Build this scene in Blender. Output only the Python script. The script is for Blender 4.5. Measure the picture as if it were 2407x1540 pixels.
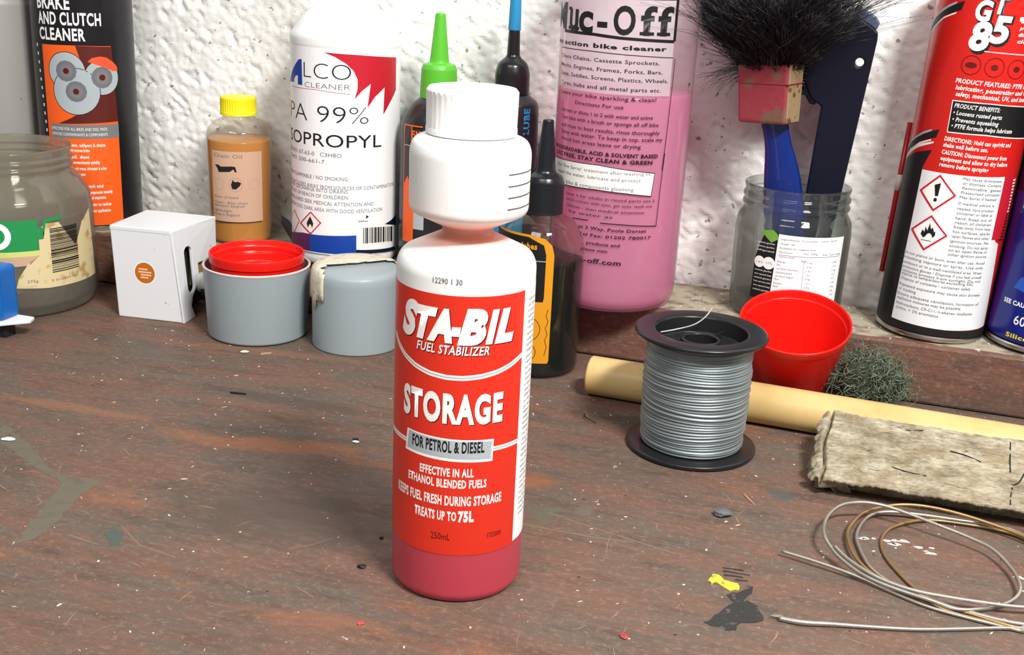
import bpy, bmesh, math, random
import numpy as np
from mathutils import Vector, Matrix

for o in list(bpy.data.objects):
    bpy.data.objects.remove(o, do_unlink=True)
SC = bpy.context.scene
COL = SC.collection

# ------------------------------------------------------------------ camera
def look(pitch, roll, yaw):
    d = Vector((-math.sin(yaw)*math.cos(pitch), math.cos(yaw)*math.cos(pitch), -math.sin(pitch)))
    r = Vector((math.cos(yaw), math.sin(yaw), 0)); u = r.cross(d)
    r2 = r*math.cos(roll) + u*math.sin(roll); u2 = r2.cross(d)
    return Matrix((r2, u2, -d)).transposed()
CAM_Z = .255
cd = bpy.data.cameras.new('camera'); cam = bpy.data.objects.new('camera', cd); COL.objects.link(cam)
cd.sensor_fit = 'HORIZONTAL'; cd.sensor_width = 36; cd.lens = 2750*36/2407
cd.clip_start = .01; cd.clip_end = 20
cam.matrix_world = Matrix.Translation((0, 0, CAM_Z)) @ look(math.radians(18.05), math.radians(2.82), math.radians(17)).to_4x4()
SC.camera = cam

# ------------------------------------------------------------------ light
w = bpy.data.worlds.new('workshop_air'); SC.world = w; w.use_nodes = True
w.node_tree.nodes['Background'].inputs[0].default_value = (.92, .96, 1, 1)
w.node_tree.nodes['Background'].inputs[1].default_value = .27
def area(name, loc, target, sx, sy, power, col):
    l = bpy.data.lights.new(name, 'AREA'); l.shape = 'RECTANGLE'; l.size = sx; l.size_y = sy; l.energy = power; l.color = col
    o = bpy.data.objects.new(name, l); COL.objects.link(o); o.location = loc
    o.rotation_euler = (Vector(target)-Vector(loc)).to_track_quat('-Z', 'Y').to_euler()
    return o
area('ceiling_strip_lamp', (.45, -.02, 1.02), (-.1, .62, .05), .30, .10, 25, (1, .985, .95))
area('fill_lamp', (-.35, -.75, 1.5), (-.15, .6, .05), .9, .3, 14, (1, .98, .96))  # soft fill over the camera's shoulder, added to brighten the fronts
SC.view_settings.view_transform = 'Standard'; SC.view_settings.look = 'None'
SC.cycles.transparent_max_bounces = 20; SC.cycles.max_bounces = 6; SC.cycles.diffuse_bounces = 3; SC.cycles.glossy_bounces = 2; SC.cycles.transmission_bounces = 6; SC.cycles.adaptive_threshold = .03
SC.view_settings.exposure = 0; SC.view_settings.gamma = 1; SC.view_settings.use_curve_mapping = False

# ------------------------------------------------------------------ helpers
RND = random.Random(11)
def C(h, a=1):
    h = h.lstrip('#'); v = [int(h[i:i+2], 16)/255 for i in (0, 2, 4)]
    return tuple(x/12.92 if x <= .04045 else ((x+.055)/1.055)**2.4 for x in v) + (a,)
def mat(name, col, rough=.5, metal=0, spec=.5, coat=0, sss=0, bump=None, trans=0, speck=None, ior=1.45):
    m = bpy.data.materials.new(name); m.use_nodes = True; nt = m.node_tree; b = nt.nodes['Principled BSDF']
    c = C(col) if isinstance(col, str) else col
    b.inputs['Base Color'].default_value = c; b.inputs['Roughness'].default_value = rough; b.inputs['Metallic'].default_value = metal
    b.inputs['Specular IOR Level'].default_value = spec; b.inputs['Coat Weight'].default_value = coat; b.inputs['IOR'].default_value = ior
    b.inputs['Transmission Weight'].default_value = trans
    if sss > .3:
        b.inputs['Subsurface Weight'].default_value = sss; b.inputs['Subsurface Radius'].default_value = (.006, .005, .004); b.inputs['Subsurface Scale'].default_value = 1
    if speck:                                   # (scale, threshold, colour): grime, mottling, or highlights painted on bristles
        tc = nt.nodes.new('ShaderNodeTexCoord'); n = nt.nodes.new('ShaderNodeTexNoise'); n.inputs['Scale'].default_value = speck[0]; n.inputs['Detail'].default_value = 5
        r = nt.nodes.new('ShaderNodeValToRGB'); r.color_ramp.elements[0].position = speck[1]; r.color_ramp.elements[1].position = speck[1]+speck[3]
        mx = nt.nodes.new('ShaderNodeMix'); mx.data_type = 'RGBA'; mx.inputs[6].default_value = c; mx.inputs[7].default_value = C(speck[2])
        nt.links.new(tc.outputs['Object'], n.inputs['Vector']); nt.links.new(n.outputs[0], r.inputs[0]); nt.links.new(r.outputs[0], mx.inputs[0]); nt.links.new(mx.outputs[2], b.inputs['Base Color'])
    if bump:                                    # (scale, strength, distance)
        tc = nt.nodes.new('ShaderNodeTexCoord'); n = nt.nodes.new('ShaderNodeTexNoise'); n.inputs['Scale'].default_value = bump[0]; n.inputs['Detail'].default_value = 6
        bn = nt.nodes.new('ShaderNodeBump'); bn.inputs['Strength'].default_value = bump[1]; bn.inputs['Distance'].default_value = bump[2]
        nt.links.new(tc.outputs['Object'], n.inputs['Vector']); nt.links.new(n.outputs[0], bn.inputs['Height']); nt.links.new(bn.outputs[0], b.inputs['Normal'])
    return m
def clear_mat(name, tint, body, fac, rough=.08, gloss=1.0, bend=0.):
    """thin clear plastic or glass: tinted see-through, a share of scattering body colour, Fresnel gloss"""
    m = bpy.data.materials.new(name); m.use_nodes = True; nt = m.node_tree
    for n in list(nt.nodes): nt.nodes.remove(n)
    N = nt.nodes.new
    out = N('ShaderNodeOutputMaterial'); tr = N('ShaderNodeBsdfTransparent'); tr.inputs[0].default_value = C(tint)
    df = N('ShaderNodeBsdfDiffuse'); df.inputs[0].default_value = C(body)
    tl = N('ShaderNodeBsdfTranslucent'); tl.inputs[0].default_value = C(body)
    half = N('ShaderNodeMixShader'); half.inputs[0].default_value = .5
    nt.links.new(df.outputs[0], half.inputs[1]); nt.links.new(tl.outputs[0], half.inputs[2])
    mx = N('ShaderNodeMixShader'); mx.inputs[0].default_value = fac
    see = tr
    if bend:
        gs = N('ShaderNodeBsdfRefraction'); gs.inputs['Color'].default_value = C(tint); gs.inputs['Roughness'].default_value = .0; gs.inputs['IOR'].default_value = 1.5
        see = N('ShaderNodeMixShader'); see.inputs[0].default_value = bend; nt.links.new(tr.outputs[0], see.inputs[1]); nt.links.new(gs.outputs[0], see.inputs[2])
    nt.links.new(see.outputs[0], mx.inputs[1]); nt.links.new(half.outputs[0], mx.inputs[2])
    gl = N('ShaderNodeBsdfGlossy'); gl.inputs['Roughness'].default_value = rough
    fr = N('ShaderNodeFresnel'); ge = N('ShaderNodeNewGeometry'); io = N('ShaderNodeMapRange'); io.inputs[3].default_value = 1.45; io.inputs[4].default_value = 1/1.45
    nt.links.new(ge.outputs['Backfacing'], io.inputs[0]); nt.links.new(io.outputs[0], fr.inputs[0])
    ml = N('ShaderNodeMath'); ml.operation = 'MULTIPLY'; ml.inputs[1].default_value = gloss
    nt.links.new(fr.outputs[0], ml.inputs[0])
    m2 = N('ShaderNodeMixShader'); nt.links.new(ml.outputs[0], m2.inputs[0]); nt.links.new(mx.outputs[0], m2.inputs[1]); nt.links.new(gl.outputs[0], m2.inputs[2])
    nt.links.new(m2.outputs[0], out.inputs[0])
    return m

def mesh_obj(name, me, m, parent=None, smooth=True, loc=None):
    o = bpy.data.objects.new(name, me); COL.objects.link(o)
    if m: me.materials.append(m)
    if smooth:
        me.polygons.foreach_set('use_smooth', [True]*len(me.polygons))
    if parent: o.parent = parent
    if loc: o.location = loc
    return o
def add(name, V, F, m, parent=None, smooth=True, loc=None):
    me = bpy.data.meshes.new(name); me.from_pydata([tuple(v) for v in V], [], F); me.update()
    return mesh_obj(name, me, m, parent, smooth, loc)
def addbm(name, bm, m, parent=None, smooth=False, loc=None):
    me = bpy.data.meshes.new(name); bm.to_mesh(me); bm.free()
    return mesh_obj(name, me, m, parent, smooth, loc)
def sharp(o, ang=35):
    o.data.set_sharp_from_angle(angle=math.radians(ang)); return o
def tag(o, label, cat, group=None):
    o['label'] = label; o['category'] = cat
    if group: o['group'] = group
    return o
def thing(name, loc, label, cat, rz=0, group=None):
    o = bpy.data.objects.new(name, None); COL.objects.link(o); o.location = loc; o.rotation_euler = (0, 0, rz); o.empty_display_size = .01
    return tag(o, label, cat, group)
def lathe_data(prof, seg=72, a0=0., a1=2*math.pi):
    full = abs(a1-a0-2*math.pi) < 1e-6
    n = seg if full else seg+1
    V = []; F = []; k = len(prof)
    for i in range(n):
        a = a0+(a1-a0)*i/seg; c, s = math.cos(a), math.sin(a)
        for r, z in prof: V.append((r*c, r*s, z))
    for i in range(seg):
        j = (i+1) % n
        for q in range(k-1): F.append((i*k+q, j*k+q, j*k+q+1, i*k+q+1))
    return V, F
def lathe(name, prof, m, parent=None, seg=72, loc=None, ang=35):
    """profile [(r, z)] in metres, turned about z; r = 0 closes it"""
    V, F = lathe_data([(max(r, 1e-5), z) for r, z in prof], seg)
    return sharp(add(name, V, F, m, parent, True, loc), ang)
def rnd(prof, rad=.001, n=3):
    """round the corners of a profile"""
    out = [prof[0]]
    for i in range(1, len(prof)-1):
        p, a, b = Vector(prof[i]), Vector(prof[i-1]), Vector(prof[i+1])
        u, v = a-p, b-p; t = min(rad, u.length*.45, v.length*.45)
        if t < 1e-6: out.append(prof[i]); continue
        A, B = p+u.normalized()*t, p+v.normalized()*t
        for q in range(n+1):
            s = q/n; out.append(tuple(A*(1-s)**2 + p*2*s*(1-s) + B*s*s))
    out.append(prof[-1]); return out
def tube(name, pts, rad, m, parent=None, seg=8, closed=False, res=6, loc=None, spline=True):
    """round bar along points (Catmull-Rom), radius a number or one per point"""
    P = [Vector(p) for p in pts]; n = len(P); R = rad if isinstance(rad, (list, tuple)) else [rad]*n
    Q = []; RR = []
    if spline:
        m_ = n if closed else n-1
        for i in range(m_):
            g = (lambda k: P[k % n]) if closed else (lambda k: P[min(max(k, 0), n-1)])
            p0, p1, p2, p3 = g(i-1), g(i), g(i+1), g(i+2)
            for q in range(res):
                t = q/res
                Q.append(.5*((2*p1)+(p2-p0)*t+(2*p0-5*p1+4*p2-p3)*t*t+(3*p1-p0-3*p2+p3)*t**3)); RR.append(R[i]*(1-t)+R[(i+1) % n]*t)
        if not closed: Q.append(P[-1]); RR.append(R[-1])
    else: Q, RR = P, R
    V = []; F = []; N = len(Q); up = None
    for i in range(N):
        T = (Q[(i+1) % N]-Q[i-1]) if closed else (Q[min(i+1, N-1)]-Q[max(i-1, 0)])
        if T.length < 1e-9: T = Vector((1, 0, 0))
        T.normalize()
        if up is None: up = T.orthogonal().normalized()
        up = (up-T*up.dot(T)); up = up.normalized() if up.length > 1e-6 else T.orthogonal().normalized()
        bi = T.cross(up)
        for k in range(seg):
            a = 2*math.pi*k/seg; V.append(Q[i]+(up*math.cos(a)+bi*math.sin(a))*RR[i])
    for i in range(N if closed else N-1):
        j = (i+1) % N
        for k in range(seg): F.append((i*seg+k, i*seg+(k+1) % seg, j*seg+(k+1) % seg, j*seg+k))
    if not closed: F += [tuple(range(seg))[::-1], tuple((N-1)*seg+k for k in range(seg))]
    if name is None: return V, F
    return add(name, V, F, m, parent, True, loc)
def strands(name, lines, rad, m, parent=None, loc=None, seg=3):
    """many thin hairs in one mesh"""
    V = []; F = []
    for ln in lines:
        v, f = tube(None, ln, [rad*(1-.6*i/(len(ln)-1)) for i in range(len(ln))], None, seg=seg, spline=False); b = len(V)
        V += v; F += [tuple(b+k for k in q) for q in f]
    return add(name, V, F, m, parent, True, loc)
def prism(name, pts, h, m, parent=None, loc=None, holes=(), bevel=0, axis='Z'):
    """outline extruded by h; axis Z: pts are (x, y); axis Y: pts are (x, z) extruded towards +y"""
    bm = bmesh.new(); E = []
    for loop in [pts]+list(holes):
        vs = [bm.verts.new((x, y, 0)) for x, y in loop]
        E += [bm.edges.new((vs[i], vs[(i+1) % len(vs)])) for i in range(len(vs))]
    bmesh.ops.triangle_fill(bm, use_beauty=True, use_dissolve=False, edges=E)
    r = bmesh.ops.extrude_face_region(bm, geom=bm.faces[:])
    bmesh.ops.translate(bm, verts=[v for v in r['geom'] if isinstance(v, bmesh.types.BMVert)], vec=(0, 0, h))
    bmesh.ops.dissolve_limit(bm, angle_limit=.02, verts=bm.verts[:], edges=bm.edges[:])
    if bevel: bmesh.ops.bevel(bm, geom=[e for e in bm.edges if len(e.link_faces) == 2 and e.calc_face_angle(0) > .5], offset=bevel, segments=2, affect='EDGES', profile=.6)
    bmesh.ops.recalc_face_normals(bm, faces=bm.faces[:])
    if axis == 'Y':
        for v in bm.verts: v.co = Vector((v.co.x, v.co.z, v.co.y))
        bmesh.ops.reverse_faces(bm, faces=bm.faces[:])
    return addbm(name, bm, m, parent, False, loc)
def box(name, lo, hi, m, parent=None, bevel=.001, seg=2, loc=None):
    bm = bmesh.new(); bmesh.ops.create_cube(bm, size=1)
    for v in bm.verts: v.co = Vector([(lo[i]+hi[i])/2+v.co[i]*(hi[i]-lo[i]) for i in range(3)])
    if bevel: bmesh.ops.bevel(bm, geom=bm.edges[:], offset=bevel, segments=seg, affect='EDGES', profile=.5)
    return addbm(name, bm, m, parent, False, loc)

# ------------------------------------------------------------------ print on round things
_tc = bpy.data.curves.new('type', 'FONT'); _to = bpy.data.objects.new('type', _tc)
CAP = .73
def text_tris(body, wt=0., sh=0., res=2):
    _tc.body = body; _tc.offset = wt; _tc.shear = sh; _tc.resolution_u = res; _tc.size = 1; _tc.space_character = 1.02+max(0, wt)*2.6
    me = bpy.data.meshes.new_from_object(_to)
    V = [(v.co.x, v.co.y) for v in me.vertices]; F = [tuple(p.vertices) for p in me.polygons]
    bpy.data.meshes.remove(me); return V, F
class Print:
    """flat print in label space (s, z in millimetres), wrapped on a cylinder or laid on a plane"""
    def __init__(s): s.L = {}; s.n = {}
    def raw(s, col, V, F, lift=0.):
        s.L.setdefault(col, []).append((V, F, lift))
    def text(s, body, s0, s1, z0, z1, col, wt=0., sh=0., lift=.10):
        big = (z1-z0) > 4
        V, F = text_tris(body, wt, sh, 4 if big else 2)
        if not V: return
        x0 = min(v[0] for v in V); x1 = max(v[0] for v in V); k = (s1-s0)/max(1e-6, x1-x0); kz = (z1-z0)/CAP
        s.raw(col, [(s0+(x-x0)*k, z0+y*kz) for x, y in V], F, lift)
    def poly(s, pts, col, lift=.05): s.raw(col, pts, [tuple(range(len(pts)))], lift)
    def rect(s, s0, s1, z0, z1, col, lift=.05): s.poly([(s0, z0), (s1, z0), (s1, z1), (s0, z1)], col, lift)
    def disc(s, cx, cz, r, col, lift=.05, r2=None, n=28, ex=1.):
        if r2:
            V = [(cx+math.cos(6.2832*i/n)*q*ex, cz+math.sin(6.2832*i/n)*q) for i in range(n) for q in (r, r2)]
            s.raw(col, V, [(2*i, (2*i+2) % (2*n), (2*i+3) % (2*n), 2*i+1) for i in range(n)], lift)
        else: s.poly([(cx+math.cos(6.2832*i/n)*r*ex, cz+math.sin(6.2832*i/n)*r) for i in range(n)], col, lift)
    def line(s, pts, wd, col, lift=.08):
        V = []; n = len(pts)
        for i in range(n):
            a, b = Vector(pts[max(i-1, 0)]), Vector(pts[min(i+1, n-1)]); t = (b-a).normalized(); q = Vector((-t.y, t.x))*wd/2; p = Vector(pts[i])
            V += [tuple(p-q), tuple(p+q)]
        s.raw(col, V, [(2*i, 2*i+2, 2*i+3, 2*i+1) for i in range(n-1)], lift)
    def bars(s, s0, s1, z0, z1, col, seed=1, lift=.09, horizontal=False):
        r = random.Random(seed); x = s0
        while x < s1:
            wd = r.choice([.3, .4, .7, 1.1])
            if horizontal: s.rect(z0, z1, x, min(x+wd, s1), col, lift)
            else: s.rect(x, min(x+wd, s1), z0, z1, col, lift)
            x += wd+r.choice([.3, .45, .7])
    def items(s, lst, lift0=.06):
        lift = lift0
        for it in lst:
            if it[0] == 'p': lift += .014
            if it[0] == 't': s.text(it[1], *it[2:6], it[6], *(it[7:]), lift=lift+.045)
            elif it[0] == 'p': s.poly(it[1], it[2], lift)
            else: s.line(it[1], it[2], it[3], lift)
    def build(s, parent, mats, R=None, phi0=0, names=None, fn=None, step=None, prefix=''):
        """R: cylinder radius in mm (axis = parent's z).  fn: (s, z, lift) -> xyz in m for any other surface"""
        out = []
        for col, parts in s.L.items():
            jobs = []; small = []
            for pt in parts:
                V = pt[0]; sx = max(v[0] for v in V)-min(v[0] for v in V); sz = max(v[1] for v in V)-min(v[1] for v in V)
                (jobs.append([pt]) if len(pt[1]) <= 30 and min(sx, sz) > 2.6 else small.append(pt))
            if small: jobs.append(small)
            for job in jobs:
                bm = bmesh.new()
                for V, F, lift in job:
                    b2 = bmesh.new(); vs = [b2.verts.new((x, z, 0)) for x, z in V]
                    for f in F:
                        try: b2.faces.new([vs[i] for i in f])
                        except ValueError: pass
                    b2.normal_update(); bmesh.ops.triangulate(b2, faces=b2.faces[:])
                    if R:
                        st = step or R*.042; xs = [v.co.x for v in b2.verts]
                        k = math.floor(min(xs)/st)+1
                        while k*st < max(xs):
                            bmesh.ops.bisect_plane(b2, geom=b2.verts[:]+b2.edges[:]+b2.faces[:], plane_co=(k*st, 0, 0), plane_no=(1, 0, 0)); k += 1
                    mp = {}
                    for v in b2.verts:
                        if R:
                            a = phi0+v.co.x/R; q = (R+.04+lift)/1000; mp[v] = bm.verts.new((q*math.cos(a), q*math.sin(a), v.co.y/1000))
                        else: mp[v] = bm.verts.new(fn(v.co.x, v.co.y, lift))
                    for f in b2.faces:
                        try: bm.faces.new([mp[v] for v in f.verts])
                        except ValueError: pass
                    b2.free()
                nm = (names or {}).get(col, 'lettering')
                if job is small and not any(q in nm for q in ('lettering', 'print', 'mark', 'barcode', 'code')): nm = nm+'_print'
                o = addbm(nm, bm, mats[col], parent, bool(R)); out.append(o)
                if job is small: o['kind'] = 'stuff'
        return out
def facing(x, y): return math.atan2(-y, -x)

INK = dict(k=mat('black_ink', '#141414', .5), w=mat('white_ink', '#f4f1ec', .5), g=mat('grey_ink', '#6d6d70', .5), r=mat('red_ink', '#c01a2c', .45),
           b=mat('blue_ink', '#123f9c', .45), n=mat('navy_ink', '#0b1634', .45), v=mat('purple_ink', '#5b1450', .45), o=mat('orange_ink', '#f2601a', .45),
           y=mat('yellow_ink', '#f0d21e', .45), s=mat('silver_ink', '#a9b2b6', .4), d=mat('dark_red_ink', '#5a0505', .5), x=mat('stamp_ink', '#55555a', .6),
           a=mat('amber_ink', '#d8921c', .45), p=mat('paper_ink', '#e9e9ea', .6), q=mat('pale_orange_ink', '#f9c39a', .5), c=mat('cyan_ink', '#2f8ec4', .45), e=mat('leaf_green_ink', '#6fa03a', .5))
INK['w2'] = INK['w']; INK['o2'] = mat('coral_ink', '#f0552f', .45)
# label space: ('t', words, s0, s1, baseline, cap line, ink, weight, slant), ('p', outline, ink), ('l', path, width, ink); millimetres
MAIN = [
('t', 'STA-BIL', -27.59, 20.68, 112.25, 124.94, 'w', 0.035, 0.28),
('t', 'FUEL STABILIZER', -19.44, 10.02, 107.5, 111.12, 'w', 0.02, 0.2),
('l', [(-32.58, 104.61), (-24.15, 101.53), (-15.02, 99.26), (-7.78, 98.51), (-1.19, 98.29), (10.33, 99.54), (19.93, 101.99), (27.17, 103.52)], 1.3, 'w'),
('t', 'STORAGE', -26.42, 16.98, 79.95, 91.58, 'w', 0.05),
('p', [(-23.64, 73.43), (13.5, 72.46), (13.26, 63.08), (-24.64, 64.14)], 'w'),
('p', [(-22.71, 72.84), (12.67, 71.7), (12.46, 64.13), (-23.55, 65.27)], 'g'),
('l', [(-34.55, 65.89), (-24.21, 68.68)], 1.3, 'w'),
('l', [(13.43, 67.6), (24.38, 63.31)], 1.3, 'w'),
('t', 'FOR PETROL & DIESEL', -20.55, 9.63, 67.34, 72.05, 'k', 0.03),
('t', 'EFFECTIVE IN ALL', -16.44, 5.7, 57.1, 60.6, 'w', 0.035),
('t', 'ETHANOL BLENDED FUELS', -22.36, 11.15, 52.3, 55.8, 'w', 0.035),
('t', 'KEEPS FUEL FRESH DURING STORAGE', -29.42, 18.31, 44.68, 48.75, 'w', 0.035),
('t', 'TREATS UP TO', -18.53, -0.56, 38.0, 42.0, 'w', 0.035),
('t', '75L', 0.12, 6.41, 37.78, 42.27, 'w', 0.06),
('t', '250mL', -10.58, -2.82, 29.27, 32.31, 'd', 0.0),
('t', 'ITE3000', 12.51, 18.93, 29.51, 31.77, 'd', 0.0),
('t', '12290 1 30', -12.69, -1.29, 134.94, 137.23, 'x'),
]
CHAM = [
('l', [(15.92, 175.73), (35.22, 173.93)], 0.35, 'k'),
('l', [(15.37, 171.35), (35.19, 169.7)], 0.35, 'k'),
('l', [(15.01, 167.25), (35.19, 165.41)], 0.35, 'k'),
('l', [(15.05, 163.09), (35.22, 160.88)], 0.35, 'k'),
]
ALCO = [
('p', [(-14.76, 145.31), (-6.65, 142.51), (0.03, 138.74), (5.06, 134.14), (7.7, 128.64), (7.74, 122.52), (5.72, 115.79), (10.88, 121.4), (16.92, 125.79), (14.58, 110.1), (20.28, 117.26), (28.22, 123.08), (27.27, 104.92), (33.74, 112.43), (41.59, 120.33), (41.31, 142.01), (8.98, 144.43)], 'r'),
('p', [(-56.87, 122.46), (-36.42, 139.07), (-33.07, 139.4), (-32.58, 122.47), (-37.83, 122.44), (-37.71, 128.31), (-40.64, 127.99), (-45.76, 123.1)], 'b'),
('p', [(-48.27, 124.62), (-43.59, 125.62), (-43.66, 123.35), (-48.35, 123.02)], 'b'),
('t', 'LCO', -30.91, 3.41, 128.03, 138.84, 'k', -0.022),
('t', 'CLEANER', -30.13, 2.88, 121.75, 125.34, 'g', -0.012),
('l', [(-49.01, 120.2), (-21.22, 120.71), (2.88, 118.99)], 0.3, 'r'),
('t', 'IPA 99%', -56.84, 15.31, 99.44, 111.34, 'k', -0.018),
('t', 'ISOPROPYL', -56.82, 25.76, 83.55, 92.41, 'k', 0.0),
('t', 'CAS NO: 67-63-0   C3H8O', -56.84, -2.64, 76.72, 79.59, 'g'),
('t', 'EC NO: 200-661-7', -56.84, -14.38, 71.88, 74.63, 'g'),
('t', 'HIGHLY FLAMMABLE / NO SMOKING', -56.83, 1.38, 60.95, 63.61, 'g', 0.0),
('t', 'KEEP CAP CLOSED AWAY FROM SOURCES OF CONTAMINATION', -56.83, 39.86, 54.87, 57.53, 'g', 0.0),
('t', 'DO NOT DISCHARGE INTO DRAINS', -56.83, 1.41, 52.38, 55.05, 'g', 0.0),
('t', 'KEEP OUT OF REACH OF CHILDREN', -56.82, 1.43, 48.37, 51.05, 'g', 0.0),
('t', 'IF SWALLOWED SEEK MEDICAL ATTENTION AND', -56.82, 19.79, 43.7, 46.39, 'g', 0.0),
('t', 'STORE IN COOL DARK AREA WITH GOOD VENTILATION', -56.82, 27.26, 38.97, 41.67, 'g', 0.0),
('p', [(-25.4, 38.01), (-16.81, 31.05), (-25.54, 21.62), (-36.66, 27.79)], 'r'),
('p', [(-25.41, 36.81), (-18.02, 30.9), (-25.53, 22.84), (-34.67, 28.19)], 'w'),
('p', [(-45.06, 35.74), (-36.86, 29.21), (-45.64, 18.97), (-56.82, 24.73)], 'r'),
('p', [(-45.1, 34.52), (-37.9, 28.99), (-45.59, 20.21), (-56.85, 24.73)], 'w'),
('p', [(-28.2, 26.01), (-29.16, 29.46), (-27.49, 32.16), (-25.89, 34.58), (-24.4, 32.06), (-23.24, 29.83), (-24.14, 26.44), (-25.33, 28.9), (-26.57, 28.7)], 'k'),
('p', [(-56.81, 17.28), (-33.23, 21.8), (-21.85, 22.2), (-6.64, 22.94), (7.38, 23.47), (7.45, 10.37), (-6.64, 10.12), (-21.93, 10.05), (-33.4, 9.79), (-56.8, 7.27)], 'b'),
('p', [(-56.81, 17.28), (-33.23, 21.8), (-26.31, 21.98), (-26.42, 10.04), (-33.4, 9.79), (-56.8, 7.27)], 'v'),
('p', [(7.43, 13.29), (42.97, 10.73), (44.83, 8.04), (26.15, 9.45), (7.45, 10.13)], 'n'),
('p', [(29.99, 29.19), (36.91, 30.8), (44.72, 33.33), (45.88, 25.66)], 'n'),
('p', [(12.19, 28.53), (12.68, 28.5), (12.77, 17.37), (12.27, 17.4)], 'k'),
('p', [(13.43, 28.52), (13.93, 28.49), (14.03, 17.39), (13.52, 17.43)], 'k'),
('p', [(14.44, 28.51), (15.59, 28.42), (15.7, 17.35), (14.54, 17.45)], 'k'),
('p', [(16.37, 28.46), (16.76, 28.42), (16.87, 17.42), (16.48, 17.46)], 'k'),
('p', [(17.55, 28.42), (17.95, 28.38), (18.07, 17.41), (17.67, 17.45)], 'k'),
('p', [(18.49, 28.38), (19.3, 28.29), (19.43, 17.34), (18.61, 17.43)], 'k'),
('p', [(20.13, 28.29), (20.69, 28.23), (20.82, 17.33), (20.26, 17.39)], 'k'),
('p', [(21.11, 28.23), (22.4, 28.08), (22.54, 17.19), (21.24, 17.36)], 'k'),
('p', [(23.27, 28.08), (24.63, 27.9), (24.79, 17.06), (23.42, 17.26)], 'k'),
('p', [(25.24, 27.91), (25.86, 27.83), (26.03, 17.04), (25.4, 17.13)], 'k'),
('p', [(26.34, 27.81), (26.98, 27.72), (27.16, 16.95), (26.51, 17.05)], 'k'),
('p', [(27.96, 27.65), (29.5, 27.41), (29.7, 16.66), (28.15, 16.92)], 'k'),
('p', [(30.56, 27.35), (31.1, 27.26), (31.32, 16.56), (30.77, 16.66)], 'k'),
('p', [(32.22, 27.14), (32.8, 27.04), (33.04, 16.36), (32.46, 16.47)], 'k'),
('p', [(33.39, 26.98), (34.0, 26.87), (34.25, 16.21), (33.64, 16.32)], 'k'),
('p', [(34.83, 26.77), (35.47, 26.65), (35.74, 16.0), (35.09, 16.13)], 'k'),
('p', [(36.35, 26.54), (38.48, 26.13), (38.81, 15.47), (36.64, 15.91)], 'k'),
('t', '500ml', 8.51, 15.3, 32.66, 34.22, 'g'),
('p', [(14.0, 35.02), (14.36, 37.39), (16.16, 36.06)], 'k'),
]
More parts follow.
